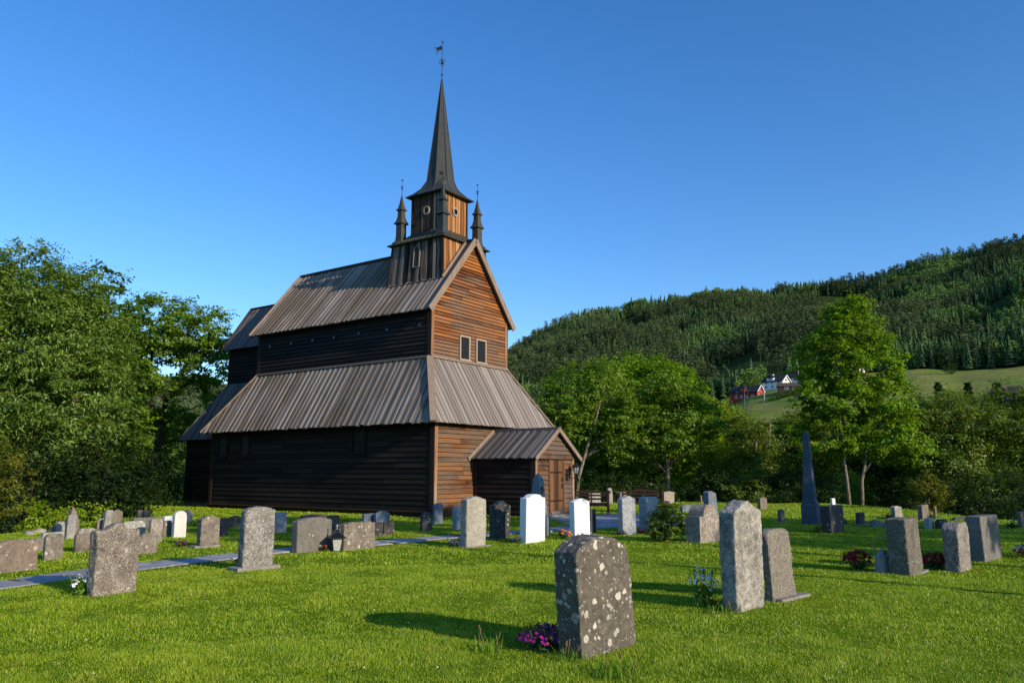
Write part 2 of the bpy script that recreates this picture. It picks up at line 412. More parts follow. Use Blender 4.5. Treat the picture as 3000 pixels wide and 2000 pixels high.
M_DARKBEAM = wood('dark_beam', (0.6, 0.6, 20), [(0.2, (0.02, 0.012, 0.008)), (0.8, (0.06, 0.04, 0.025))])

PHI = R(54.781)
church = empty('stave_church', (-0.781, 32.597, 0.0), PHI)
tag(church, 'dark timber stave church with grey board roofs and a slender pointed spire', 'church')

def clap(mb, fixed_axis, fixed, out, rng_fn, z0, z1, h, lap=0.045, joints=2.6):
    """overlapping horizontal boards; rng_fn(z) -> (a0,a1) extent along the wall at height z"""
    z = z0; k = 0
    while z < z1 - 1e-3:
        hh = min(h * random.uniform(0.93, 1.07), z1 - z); zt = z + hh; gap = 0.022
        b0, b1 = rng_fn(z); t0, t1 = rng_fn(zt)
        cuts = [0.0]; L = max(b1 - b0, 0.01); p = random.uniform(0.5, 1) * joints
        while p < L - 0.5: cuts.append(p / L); p += random.uniform(0.7, 1.5) * joints
        cuts.append(1.0)
        for i in range(len(cuts) - 1):
            g = 0.0015 / L
            s0, s1 = cuts[i] + (g if i else 0), cuts[i + 1] - (g if i < len(cuts) - 2 else 0)
            ti = random.random(); of = random.uniform(-0.003, 0.003)
            A0, A1 = b0 + (b1 - b0) * s0, b0 + (b1 - b0) * s1
            B0, B1 = t0 + (t1 - t0) * s0, t0 + (t1 - t0) * s1
            o1, o2 = out * (lap + of), out * 0.006
            def P(a, zz, o):
                return (fixed + o, a, zz) if fixed_axis == 'x' else (a, fixed + o, zz)
            mb.face([P(A0, z, o1), P(A1, z, o1), P(B1, zt - gap, o2), P(B0, zt - gap, o2)], ti)
            mb.face([P(A0, z, 0), P(A1, z, 0), P(A1, z, o1), P(A0, z, o1)], ti)
        z = zt; k += 1

def boards(mb, P0, e, f, L, H, a=0.0, b=0.0, wd=0.2, thick=0.035, ragged=0.03, over=True):
    """board-on-board roof cladding on a plane. P0 eave start, e along the eave, f up the slope, a/b hip insets at top"""
    e, f, P0 = Vector(e).normalized(), Vector(f).normalized(), Vector(P0)
    n = e.cross(f).normalized()
    if n.z < 0: n = -n
    def top(s):
        tt = H
        if a > 1e-6: tt = min(tt, H * s / a)
        if b > 1e-6: tt = min(tt, H * (L - s) / b)
        return max(tt, 0.0)
    def slab(s0, s1, n0, n1, rag, ti):
        h0, h1 = top(s0), top(s1)
        if max(h0, h1) < 0.05: return
        lo = -random.uniform(0, rag)
        q = lambda s, u, nn: P0 + e * s + f * u + n * nn
        mb.hexa([q(s0, lo, n0), q(s1, lo, n0), q(s1, max(h1, lo + .01), n0), q(s0, max(h0, lo + .01), n0),
                 q(s0, lo, n1), q(s1, lo, n1), q(s1, max(h1, lo + .01), n1), q(s0, max(h0, lo + .01), n1)], ti)
    s = 0.0
    while s < L - 0.02:
        w0 = min(wd * random.uniform(0.85, 1.15), L - s)
        slab(s, s + w0 - 0.006, 0, thick * 0.7, ragged, random.random())
        s += w0
    if over:
        s = wd * 0.5
        while s < L - 0.05:
            w0 = wd * random.uniform(0.45, 0.62)
            slab(s, min(s + w0, L), thick * 0.7 + 0.001, thick * 0.7 + thick * random.uniform(0.4, 0.8), ragged, random.random())
            s += wd * random.uniform(1.1, 1.85)

WL, WU, VEU, VEL = 3.70, 2.62, 2.91, 4.215
UWE, UEE, UWU, UEU, OL, UEL, UEW = 0.995, 12.45, 1.20, 12.14, 0.40, 13.98, 13.81
Z0, ZLE, ZUB, ZUE, ZR = 0.11, 3.46, 6.15, 8.11, 11.60
kU = (ZR - ZUE) / VEU                       # slope of the nave roof
kL = (ZUB - ZLE) / (VEL - WU)               # slope of the aisle roof
zwl = ZLE + (VEL - WL) * kL - 0.05          # aisle wall meets roof underside

# --- walls
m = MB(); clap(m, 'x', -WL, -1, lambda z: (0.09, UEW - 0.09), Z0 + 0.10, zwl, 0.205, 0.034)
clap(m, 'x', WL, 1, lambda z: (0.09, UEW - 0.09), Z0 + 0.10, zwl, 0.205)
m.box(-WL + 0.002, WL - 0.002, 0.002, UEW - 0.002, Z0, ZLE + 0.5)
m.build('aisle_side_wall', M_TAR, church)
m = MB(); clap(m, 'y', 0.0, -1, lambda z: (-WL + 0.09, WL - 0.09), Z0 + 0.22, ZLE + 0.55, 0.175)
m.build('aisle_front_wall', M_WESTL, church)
m = MB(); clap(m, 'x', -WU, -1, lambda z: (UWU + 0.08, UEU - 0.08), ZUB - 0.25, ZUE + 0.30, 0.17)
clap(m, 'x', WU, 1, lambda z: (UWU + 0.08, UEU - 0.08), ZUB - 0.25, ZUE + 0.30, 0.17)
gw = lambda z: min(WU - 0.002, max(0.0, (ZR - 0.10 - z) / kU))
out_g = [(-WU + .002, ZUB - 0.5), (WU - .002, ZUB - 0.5), (WU - .002, ZUE + 0.25), (0, ZR - 0.14), (-WU + .002, ZUE + 0.25)]
m.plate(out_g, UWU + 0.003, UEU - 0.003)
m.build('nave_side_wall', M_TAR, church)
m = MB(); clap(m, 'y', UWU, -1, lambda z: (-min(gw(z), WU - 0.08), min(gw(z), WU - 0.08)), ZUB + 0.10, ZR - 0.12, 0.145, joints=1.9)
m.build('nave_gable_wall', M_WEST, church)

def cboard(name, x, y, sx, sy, z0, z1, mats, w=0.17, th=0.045):
    """two boards at an outside corner: one on the x face, one on the y face"""
    m = MB(); m.box(min(x, x + sx * w), max(x, x + sx * w), y - th if sy < 0 else y, y if sy < 0 else y + th, z0, z1)
    m.build(name, mats[0], church)
    m = MB(); y2 = y - sy * w
    ya = y + sy * th
    m.box(x + (-th if sx > 0 else 0), x + (0 if sx > 0 else th), min(ya, y2), max(ya, y2), z0, z1)
    m.build(name, mats[1], church)
# near-left corners: sx = +1 means the wall runs to +x from the corner
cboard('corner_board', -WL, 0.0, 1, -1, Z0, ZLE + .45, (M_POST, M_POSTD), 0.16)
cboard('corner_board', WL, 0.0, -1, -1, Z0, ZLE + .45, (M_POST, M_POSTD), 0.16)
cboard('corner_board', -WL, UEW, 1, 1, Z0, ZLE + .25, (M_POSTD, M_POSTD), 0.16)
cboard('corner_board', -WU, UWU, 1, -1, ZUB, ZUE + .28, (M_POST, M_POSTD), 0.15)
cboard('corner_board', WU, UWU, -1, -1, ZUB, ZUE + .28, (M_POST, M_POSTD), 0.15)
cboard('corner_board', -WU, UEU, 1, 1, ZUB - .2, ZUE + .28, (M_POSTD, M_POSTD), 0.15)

# --- sill and foundation
m = MB()
m.hexa([(-WL - 0.02, -0.02, Z0 - 0.1), (-WL, -0.02, Z0 - 0.1), (-WL, UEW, Z0 - 0.1), (-WL - 0.02, UEW, Z0 - 0.1),
        (-WL - 0.14, -0.14, Z0 + 0.06), (-WL, -0.14, Z0 + 0.1), (-WL, UEW + 0.1, Z0 + 0.1), (-WL - 0.14, UEW + 0.1, Z0 + 0.06)])
m.box(-WL, WL + 0.05, -0.07, 0, Z0 - 0.1, Z0 + 0.22)
m.build('sill_beam', M_POSTD, church)
m = MB()
y = -0.05
while y < UEW:
    L = random.uniform(0.4, 1.0); m.box(-WL + random.uniform(-0.02, 0.06), -WL + 0.5, y + 0.02, y + L, -0.4, Z0 - random.uniform(0.08, 0.1), random.random()); y += L
m.build('foundation', M_FOUND, church)

# --- aisle roof (hipped skirt round the nave)
def slopev(dx, dy, dz): return Vector((dx, dy, dz))
sl = slopev(VEL - WU, 0, ZUB - ZLE); Hs = sl.length
m = MB()
boards(m, (-VEL, -OL, ZLE), (0, 1, 0), sl, UEL + OL, Hs, a=UWU + OL, b=UEL - UEU, wd=0.21, thick=0.045, ragged=0.06)
m.build('aisle_roof_side', M_ROOFX, church); m = MB()
boards(m, (VEL, -OL, ZLE), (0, 1, 0), slopev(-(VEL - WU), 0, ZUB - ZLE), UEL + OL, Hs, a=UWU + OL, b=UEL - UEU, wd=0.21, thick=0.045, ragged=0.06)
m.build('aisle_roof_side', M_ROOFX, church)
sf = slopev(0, UWU + OL, ZUB - ZLE)
m = MB(); boards(m, (-VEL, -OL, ZLE), (1, 0, 0), sf, 2 * VEL, sf.length, a=VEL - WU, b=VEL - WU, wd=0.17, thick=0.04, ragged=0.02)
m.build('aisle_roof_front', M_ROOFY, church); m = MB()
sb = slopev(0, -(UEL - UEU), ZUB - ZLE)
boards(m, (-VEL, UEL, ZLE), (1, 0, 0), sb, 2 * VEL, sb.length, a=VEL - WU, b=VEL - WU, wd=0.2)
m.build('aisle_roof_front', M_ROOFY, church)
for sx in (-1, 1):
    for (u0, u1) in ((-OL, UWU), (UEL, UEU)):
        m = MB()
        a = Vector((sx * (VEL + 0.03), u0 + (-0.03 if u0 < 0 else 0.03), ZLE + 0.03)); b = Vector((sx * (WU + 0.03), u1, ZUB + 0.06))
        m.bar(a, b, 0.26 if u0 < 0 else 0.16, 0.07, up=(sx * 0.6, -0.6 if u0 < 0 else 0.6, 0.6))
        m.build('hip_board', M_VERGE, church)
m = MB()
m.bar((-WU - 0.05, UWU, ZUB + 0.07), (-WU - 0.05, UEU, ZUB + 0.07), 0.10, 0.08)
m.bar((-WU, UWU - 0.055, ZUB + 0.07), (WU, UWU - 0.055, ZUB + 0.07), 0.10, 0.09)
m.build('flashing_board', M_VERGE, church)
for sx in (-1, 1):
    m = MB(); m.box(min(sx * (VEL - .1), sx * (WL - .01)), max(sx * (VEL - .1), sx * (WL - .01)), -OL + 0.10, UEL - 0.1, ZLE, ZLE + 0.05); m.build('eave_soffit', M_DARKBEAM, church)
    m = MB(); m.box(min(sx * (VEU - .06), sx * (WU - .01)), max(sx * (VEU - .06), sx * (WU - .01)), UWE + 0.05, UEE - 0.05, ZUE + 0.02, ZUE + 0.06); m.build('eave_soffit', M_DARKBEAM, church)
m = MB(); m.box(-WL, WL, -OL + 0.10, -0.01, ZLE + .002, ZLE + 0.05); m.build('eave_soffit', M_DARKBEAM, church)

# --- nave roof
m = MB()
sn = slopev(VEU, 0, ZR - ZUE)
boards(m, (-VEU, UWE, ZUE), (0, 1, 0), sn, UEE - UWE, sn.length, wd=0.2, thick=0.045, ragged=0.05)
boards(m, (VEU, UWE, ZUE), (0, 1, 0), slopev(-VEU, 0, ZR - ZUE), UEE - UWE, sn.length, wd=0.2, thick=0.045)
m.build('nave_roof', M_ROOFX, church)
for sx in (-1, 1):
    for y, w_ in ((UWE - 0.02, 0.05), (UEE, 0.05)):
        m = MB()
        m.bar((sx * (VEU + 0.03), y, ZUE - 0.03), (sx * 0.0, y, ZR - 0.03 + 0.06), w_, 0.26, up=(sx * 0.7, 0, 0.7))
        m.build('verge_board', M_VERGE, church)
m = MB(); m.bar((0.06, 4.3, ZR + 0.08), (0.06, UEE + 0.03, ZR + 0.08), 0.2, 0.06); m.bar((-0.08, 4.3, ZR + 0.03), (-0.08, UEE + 0.03, ZR + 0.03), 0.06, 0.16)
m.bar((0, UWE - 0.04, ZR + 0.07), (0, 1.7, ZR + 0.07), 0.2, 0.06)
m.build('ridge_board', M_DARKBEAM, church)

# --- choir
CVU, CVW, CZU, CZR, CU, CE, CLV, CLE, CLU, CLW = 1.67, 1.41, 7.91, 10.37, 16.17, 16.45, 2.8, 3.1, 17.26, 17.68
m = MB(); clap(m, 'x', -CVW, -1, lambda z: (UEU, CU), 6.0, 8.15, 0.17)
clap(m, 'x', -CLV, -1, lambda z: (UEW + 0.1, CLU), 0.30, 3.6, 0.2)
m.box(-CVW + .002, CVW, UEU, CU - .002, 5.6, 8.1); m.box(-CLV + .002, CLV, UEW - .3, CLU - .002, 0.2, 3.5)
m.plate([(-CVW, 8.0), (CVW, 8.0), (0, CZR - 0.15)], UEU, CU - 0.003)
m.build('choir_wall', M_TAR, church)
m = MB(); s1 = slopev(CVU, 0, CZR - CZU)
boards(m, (-CVU, UEU, CZU), (0, 1, 0), s1, CE - UEU, s1.length, wd=0.2)
boards(m, (CVU, UEU, CZU), (0, 1, 0), slopev(-CVU, 0, CZR - CZU), CE - UEU, s1.length, wd=0.2)
m.build('choir_roof', M_PROOF, church)
m = MB(); s2 = slopev(CLE - CVW, 0, 6.13 - 3.23)
boards(m, (-CLE, UEW - 0.4, 3.23), (0, 1, 0), s2, CLW - UEW + 0.4, s2.length, b=CLW - CU, wd=0.2)
s3 = slopev(0, -(CLW - CU), 6.13 - 3.23)
boards(m, (-CLE, CLW, 3.23), (1, 0, 0), s3, 2 * CLE, s3.length, a=CLE - CVW, b=CLE - CVW, wd=0.2)
m.build('choir_aisle_roof', M_PROOF, church)
m = MB()
for sx in (-1, 1): m.bar((sx * (CVU + .02), CE, CZU - .03), (0, CE, CZR + .03), 0.05, 0.2, up=(sx * .7, 0, .7))
m.bar((0, UEE - 0.2, CZR + 0.06), (0, CE + .03, CZR + 0.06), 0.16, 0.06)
m.build('choir_verge_board', M_DARKBEAM, church)
m = MB(); m.box(-CLV - 0.1, -CLV, UEW, CLU + 0.1, 0.2, 0.32); m.build('choir_sill', M_POSTD, church)
m = MB(); m.box(-CLV + 0.02, CLV, UEW, CLU, -1.2, 0.2); m.build('choir_foundation', M_FOUND, church)
m = MB(); m.box(-CLV - 0.04, -CLV + 0.02, CLU - 0.12, CLU + 0.03, 0.2, 3.4); m.build('choir_corner_board', M_POSTD, church); m = MB(); m.box(-CVW - 0.04, -CVW + 0.02, CU - 0.12, CU + 0.03, 6.0, 8.1); m.build('choir_corner_board', M_POSTD, church)

# --- windows
def window_x(xf, y0, y1, z0, z1, nx, nz):
    m = MB(); d = 0.09; f = 0.07
    m.box(xf - d, xf + 0.02, y0 - f, y0, z0 - f, z1 + f); m.box(xf - d, xf + 0.02, y1, y1 + f, z0 - f, z1 + f)
    m.box(xf - d, xf + 0.02, y0, y1, z1, z1 + f); m.box(xf - d - 0.04, xf + 0.02, y0 - f, y1 + f, z0 - f - 0.03, z0)
    fr = m.build('window', M_TAR, church); fr['label'] = 'dark window with small leaded panes in the long side wall'
    p = MB(); p.box(xf - 0.045, xf, y0, y1, z0, z1); p.build('pane', M_GLASSD, fr)
    g = MB()
    for i in range(1, nx): y = y0 + (y1 - y0) * i / nx; g.box(xf - 0.055, xf - 0.045, y - 0.006, y + 0.006, z0, z1)
    for i in range(1, nz): z = z0 + (z1 - z0) * i / nz; g.box(xf - 0.056, xf - 0.0455, y0, y1, z - 0.006, z + 0.006)
    g.build('lattice', M_LEADCAME, fr)
window_x(-WL, 3.60, 4.28, 2.43, 3.30, 5, 7)
window_x(-WL, 12.62, 13.22, 2.38, 3.20, 5, 7)
window_x(-WL, 11.0, 11.55, 2.38, 3.20, 5, 7)

def window_y(yf, x0, x1, z0, z1):
    m = MB(); d = 0.10; f = 0.075
    m.box(x0, x0 + f, yf - d, yf + .02, z0, z1); m.box(x1 - f, x1, yf - d, yf + .02, z0, z1)
    m.box(x0 + f, x1 - f, yf - d, yf + .02, z1 - f, z1); m.box(x0 - 0.03, x1 + 0.03, yf - d - 0.04, yf + .02, z0 - 0.06, z0 + 0.02)
    fr = m.build('window', M_PALE, church); fr['label'] = 'lattice window with a pale wooden frame in the west gable'
    X0, X1, Za, Zb = x0 + f, x1 - f, z0 + 0.02, z1 - f
    p = MB(); p.box(X0, X1, yf - 0.045, yf, Za, Zb); p.build('pane', M_GLASSD, fr)
    g = MB(); st = 0.105; w_, h_ = X1 - X0, Zb - Za
    for sgn in (1, -1):
        k = -int(h_ / st) - 2
        while k * st < w_ + h_:
            c0 = k * st; pts = []
            for tt in (0.0, h_):
                pass
            # line x = c0 + z (sgn) in local coords, clip to the pane
            za, zb = max(0, -c0), min(h_, w_ - c0)
            if zb > za + 0.02:
                xa, xb = c0 + za, c0 + zb
                if sgn < 0: xa, xb = w_ - xa, w_ - xb
                yy = yf - 0.048 - (0.003 if sgn > 0 else 0)
                g.bar((X0 + xa, yy, Za + za), (X0 + xb, yy, Za + zb), 0.004, 0.008, up=(1, 0, -1))
            k += 1
    g.build('lattice', M_LEADCAME, fr)
window_y(UWU, -0.86, -0.16, 6.31, 7.34)
window_y(UWU, 0.26, 0.98, 6.31, 7.34)

def disc_ring(mb, c, ax, r0, r1, d0, d1, n=20, sq=1.0):
    """ring around axis 'x' or 'y' direction, from depth d0 to d1"""
    def P(a, r, d):
        p, q = r * math.cos(a), r * math.sin(a) * sq
        return (c[0] + d, c[1] + p, c[2] + q) if ax == 'x' else (c[0] + p, c[1] + d, c[2] + q)
    for k in range(n):
        a0, a1 = 2 * math.pi * k / n, 2 * math.pi * (k + 1) / n
        if r0 > 0:
            mb.hexa([P(a0, r0, d0), P(a0, r1, d0), P(a1, r1, d0), P(a1, r0, d0), P(a0, r0, d1), P(a0, r1, d1), P(a1, r1, d1), P(a1, r0, d1)])
        else:
            mb.face([P(a0, r1, d0), P(a1, r1, d0), (P(0, 0, d0))])
for u in (1.80, 3.62, 5.31, 6.86, 8.28, 9.75, 11.3):
    m = MB(); disc_ring(m, (-WU, u, 7.56), 'x', 0.075, 0.105, -0.05, -0.01); fr = m.build('porthole', M_TAR, church)
    m = MB(); disc_ring(m, (-WU, u, 7.56), 'x', 0, 0.08, -0.036, 0); m.build('pane', M_PORT, fr)

# --- porch
PV, PW, PE, PU, PUW, PZR, PZE = 0.09, 1.40, 1.66, -3.14, -2.92, 3.27, 2.135
kP = (PZR - PZE) / PE
m = MB(); clap(m, 'x', PV - PW, -1, lambda z: (PUW + 0.1, -0.02), 0.1, 2.25, 0.19)
clap(m, 'x', PV + PW, 1, lambda z: (PUW + 0.1, -0.02), 0.1, 2.25, 0.19)
m.box(PV - PW + .002, PV + PW - .002, PUW + .004, -0.005, 0.0, 2.2)
m.plate([(PV - PW, 2.2), (PV + PW, 2.2), (PV, 2.2 + kP * PW)], PUW + .006, -0.006)
m.build('porch_side_wall', M_TAR, church)
DX0, DX1, DZ = -0.30, 0.63, 2.09
m = MB()
clap(m, 'y', PUW, -1, lambda z: (PV - PW + 0.12, DX0 - 0.09), 0.06, 2.12, 0.185)
clap(m, 'y', PUW, -1, lambda z: (DX1 + 0.09, PV + PW - 0.12), 0.06, 2.12, 0.185)
pw = lambda z: min(PW, max(0.0, (PZR - 0.09 - z) / kP))
clap(m, 'y', PUW - 0.05, -1, lambda z: (PV - pw(z), PV + pw(z)), 2.14, PZR - 0.1, 0.17)
m.build('porch_front_wall', M_PORCH, church)
for sx in (-1, 1):
    m = MB(); m.box(PV + sx * (PW - 0.06) - 0.065, PV + sx * (PW - 0.06) + 0.065, PUW - 0.05, PUW + 0.0, 0.04, 2.13); m.build('porch_corner_board', M_POST, church)
m = MB()
m.box(PV - PW - 0.045, PV - PW, PUW - 0.05, PUW + 0.16, 0.04, 2.2); m.build('porch_corner_board', M_POSTD, church)
m = MB(); m.box(PV - PW - 0.04, PV - PW, -0.22, -0.06, 0.04, 2.2); m.build('porch_corner_board', M_POSTD, church)
m = MB(); s4 = slopev(PE, 0, PZR - PZE)
boards(m, (PV - PE, PU, PZE), (0, 1, 0), s4, -PU - 0.0, s4.length, wd=0.26, thick=0.05)
boards(m, (PV + PE, PU, PZE), (0, 1, 0), slopev(-PE, 0, PZR - PZE), -PU - 0.0, s4.length, wd=0.26, thick=0.05)
m.build('porch_roof', M_PROOF, church)
m = MB()
for sx in (-1, 1): m.bar((PV + sx * (PE + .02), PU - 0.02, PZE - 0.02), (PV, PU - 0.02, PZR + .02), 0.05, 0.16, up=(sx * .6, 0, .8))
m.build('porch_verge_board', M_VERGE, church)
m = MB(); m.bar((PV, PU - 0.05, PZR + 0.08), (PV, 0.0, PZR + 0.08), 0.2, 0.045)
m.bar((PV - 0.1, PU - 0.05, PZR + 0.02), (PV - 0.1, 0.0, PZR + 0.02), 0.03, 0.14); m.build('porch_ridge_board', M_PROOF, church)
m = MB(); m.bar((PV - PE - 0.12, -0.06, PZE + 0.0), (PV - 0.02, -0.06, PZR + 0.10), 0.05, 0.17, up=(-.6, 0, .8)); m.build('porch_flashing_board', M_VERGE, church)
m = MB(); x = DX0
for i in range(6):
    w_ = (DX1 - DX0) / 6; m.box(x + .002, x + w_ - .002, PUW - 0.035 - random.uniform(0, .004), PUW - 0.0, 0.16, DZ, random.random()); x += w_
door = m.build('door', M_DOOR, church)
m = MB(); m.box(DX0 - 0.085, DX0 - .003, PUW - 0.06, PUW, 0.02, DZ + .03); m.box(DX1 + .003, DX1 + 0.085, PUW - 0.06, PUW, 0.02, DZ + .03); m.build('frame', M_DOOR, door)
m = MB(); m.box(DX0, DX1, PUW - 0.075, PUW - .0, 0.03, 0.16); m.box(DX0 - .0, DX1, PUW - 0.10, PUW - 0.076, 0.03, 0.10); m.build('threshold', M_PROOF, door)
for z in (0.52, 1.60):
    m = MB(); m.box(DX0 + 0.0, DX1 - 0.04, PUW - 0.055, PUW - 0.0405, z, z + 0.05); m.build('strap_hinge', M_IRON, door)
m = MB(); m.box(DX1 - 0.11, DX1 - 0.03, PUW - 0.058, PUW - 0.0405, 1.02, 1.19); m.box(DX1 - 0.10, DX1 - 0.05, PUW - 0.058, PUW - 0.0405, 1.27, 1.42); m.tube([(DX1 - 0.07, PUW - 0.06, 1.3), (DX1 - 0.07, PUW - 0.1, 1.32), (DX1 - 0.07, PUW - 0.1, 1.38), (DX1 - 0.07, PUW - 0.06, 1.40)], 0.01, 6); m.build('handle', M_IRON, door)
# wall lamp right of the door
lx, ly, lz = 1.16, PUW - 0.33, 1.62
m = MB(); m.box(0.90, 1.00, PUW - 0.07, PUW - 0.036, 1.30, 1.75); m.tube([(0.95, PUW - 0.05, 1.45), (1.0, PUW - 0.2, 1.40), (lx - 0.02, ly, 1.44), (lx, ly, 1.56)], 0.014, 6)
lamp = m.build('wall_lamp', M_IRON, church)
m = MB()
m.loft([[(lx + r * math.cos(a), ly + r * math.sin(a), z) for a in [R(60 * k) for k in range(6)]] for r, z in ((0.17, 1.83), (0.12, 1.90), (0.05, 1.98), (0.015, 2.02), (0.012, 2.06))], True, True)
m.loft([[(lx + r * math.cos(a), ly + r * math.sin(a), z) for a in [R(60 * k) for k in range(6)]] for r, z in ((0.03, 1.53), (0.075, 1.56), (0.07, 1.58))], True, True)
for k in range(6):
    a = R(60 * k); m.bar((lx + .068 * math.cos(a), ly + .068 * math.sin(a), 1.57), (lx + .135 * math.cos(a), ly + .135 * math.sin(a), 1.83), 0.012, 0.012)
m.build('lamp_roof', M_IRON, lamp)
M_MILK = plain('milky_glass', (0.35, 0.36, 0.36), 0.3, 0, 0.5)
m = MB(); m.loft([[(lx + r * math.cos(a), ly + r * math.sin(a), z) for a in [R(60 * k) for k in range(6)]] for r, z in ((0.06, 1.58), (0.125, 1.828))], True, True); m.build('lamp_glass', M_MILK, lamp)
m = MB(); m.box(PV - 1.0, PV + 1.2, PUW - 0.55, PUW - 0.02, -0.2, 0.05); m.box(PV - 1.25, PV + 1.35, PUW - 1.1, PUW - 0.55, -0.2, 0.0); m.build('doorstep', M_FOUND, church, bevel=0.03)
m = MB(); m.box(PV - PW + .02, PV + PW - .02, PUW + .02, 0, -0.3, 0.04); m.build('porch_foundation', M_FOUND, church)

# --- ridge tower
UT = 3.08
def vboards(mb, ax, sgn, half0, half1, zb, zt, n, cx=0.0, cy=UT, z_b_fn=None):
    """vertical boards on one face of a square tower, tapered"""
    for i in range(n):
        for over in (0, 1):
            s0, s1 = -1 + 2 * i / n, -1 + 2 * (i + 1) / n
            if over:
                if i == n - 1: continue
                s0, s1 = s1 - 0.55 / n, s1 + 0.55 / n
            o = 0.022 if over else 0.0; o1 = o + 0.02
            def P(s, z, half, oo):
                d = (half + oo) * sgn
                return (cx + d, cy + s * half, z) if ax == 'x' else (cx + s * half, cy + d, z)
            pts = [P(s0, zb, half0, o), P(s1, zb, half0, o), P(s1, zb, half0, o1), P(s0, zb, half0, o1), P(s0, zt, half1, o), P(s1, zt, half1, o), P(s1, zt, half1, o1), P(s0, zt, half1, o1)]
            mb.hexa(pts, random.random())
def sqring(h, z, cx=0.0, cy=UT): return [(cx - h, cy - h, z), (cx + h, cy - h, z), (cx + h, cy + h, z), (cx - h, cy + h, z)]
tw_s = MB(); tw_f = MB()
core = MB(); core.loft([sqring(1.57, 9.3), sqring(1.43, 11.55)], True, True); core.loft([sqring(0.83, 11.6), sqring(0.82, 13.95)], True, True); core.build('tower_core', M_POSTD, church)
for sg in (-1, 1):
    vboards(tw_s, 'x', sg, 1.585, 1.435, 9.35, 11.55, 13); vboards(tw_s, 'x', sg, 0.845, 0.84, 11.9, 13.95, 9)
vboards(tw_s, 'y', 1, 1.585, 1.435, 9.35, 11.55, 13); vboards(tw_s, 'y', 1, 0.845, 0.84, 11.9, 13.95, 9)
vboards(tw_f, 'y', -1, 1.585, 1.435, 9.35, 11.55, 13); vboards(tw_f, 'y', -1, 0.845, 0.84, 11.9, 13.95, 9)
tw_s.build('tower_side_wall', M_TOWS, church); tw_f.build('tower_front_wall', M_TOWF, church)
m = MB(); m.bar((-1.66, UT - 1.62, 9.66), (-1.66, UT + 1.62, 9.66), 0.08, 0.07); m.build('tower_foot_board', M_LEAD2, church)
m = MB(); m.bar((-1.66, UT - 1.66, 9.70), (0.0, UT - 1.60, 11.66), 0.06, 0.18, up=(-.7, 0, .7)); m.build('tower_flashing_board', M_VERGE, church)
for hw0, hw1, z0_, z1_ in ((1.59, 1.44, 9.5, 11.5), (0.85, 0.845, 12.1, 13.9)):
    for sx in (-1, 1):
        for sy in (-1, 1):
            m = MB(); m.bar((sx * (hw0 + .02), UT + sy * (hw0 + .02), z0_), (sx * (hw1 + .02), UT + sy * (hw1 + .02), z1_), 0.09, 0.09, up=(0, 1, 0)); m.build('tower_corner_board', M_POSTD, church)
# skirt roof
def flare(rs): return [sqring(h, z) for h, z in rs]
m = MB(); m.loft(flare(((1.50, 11.56), (1.66, 11.57), (1.66, 11.61), (1.40, 11.76), (1.10, 11.99), (0.86, 12.22), (0.84, 12.23))), True, True)
for sx, sy in ((-1, 0), (1, 0), (0, -1), (0, 1)):
    for k in range(-3, 4):
        s = k * 0.36
        a = (sx * 1.64 + (s if sx == 0 else 0), UT + sy * 1.64 + (s if sy == 0 else 0), 11.635)
        s2 = s * 0.62 if abs(k) == 3 else s * 0.78
        b = (sx * 0.88 + (s2 if sx == 0 else 0), UT + sy * 0.88 + (s2 if sy == 0 else 0), 12.215)
        mid = tuple((p + q) / 2 for p, q in zip(a, b)); mid = (mid[0], mid[1], mid[2] - 0.07)
        m.tube([a, mid, b], 0.018, 5)
m.build('skirt_roof', M_LEAD2, church)
# openings in the tower
for ax, c in (('x', (-0.89, UT, 13.16)), ('y', (0.02, UT - 0.89, 13.16))):
    m = MB(); disc_ring(m, c, ax, 0.125, 0.185, -0.045, 0.02, 24, 1.12); fr = m.build('sound_hole', M_PALE, church)
    m = MB(); disc_ring(m, c, ax, 0, 0.13, -0.012, 0, 24, 1.12); m.build('opening', M_GLASSD, fr)
m = MB(); zz0, zz1, hw = 10.40, 11.16, 0.17
pts = [(-hw, zz0)] + [(-hw * math.cos(R(a)), zz1 + hw * math.sin(R(a))) for a in range(0, 181, 20)] + [(hw, zz0)]
xs = lambda z: -(1.585 - (z - 9.35) / 2.2 * 0.15) - 0.075
for (a, za), (b, zb_) in zip(pts, pts[1:] + pts[:1]): m.bar((xs(za), UT - 0.05 + a, za), (xs(zb_), UT - 0.05 + b, zb_), 0.05, 0.05, up=(1, 0, 0))
fr = m.build('window', M_VERGE, church)
m = MB(); m.face([(xs(z) + 0.028, UT - 0.05 + a, z) for a, z in pts]); m.build('shutter', M_TOWS, fr)
# spire
def octring(rad, z, n8=True): return [(rad / math.cos(R(22.5)) * math.cos(R(22.5 + 45 * k)), UT + rad / math.cos(R(22.5)) * math.sin(R(22.5 + 45 * k)), z) for k in range(8)]
def spire_ring(rad, tipc, z):
    """12 points: 8 side points + 4 corner points pulled out by tipc"""
    out = []
    t8 = math.tan(R(22.5))
    for k, (cx_, cy_) in enumerate(((1, 1), (-1, 1), (-1, -1), (1, -1))):
        a = (cx_ * rad, cy_ * rad * t8) if k % 2 == 0 else (cx_ * rad * t8, cy_ * rad)
        b = (cx_ * rad * t8, cy_ * rad) if k % 2 == 0 else (cx_ * rad, cy_ * rad * t8)
        mid = ((a[0] + b[0]) / 2 * (1 - tipc) + cx_ * rad * tipc, (a[1] + b[1]) / 2 * (1 - tipc) + cy_ * rad * tipc)
        out += [a, mid, b]
    return [(x, UT + y, z) for x, y in out]
m = MB()
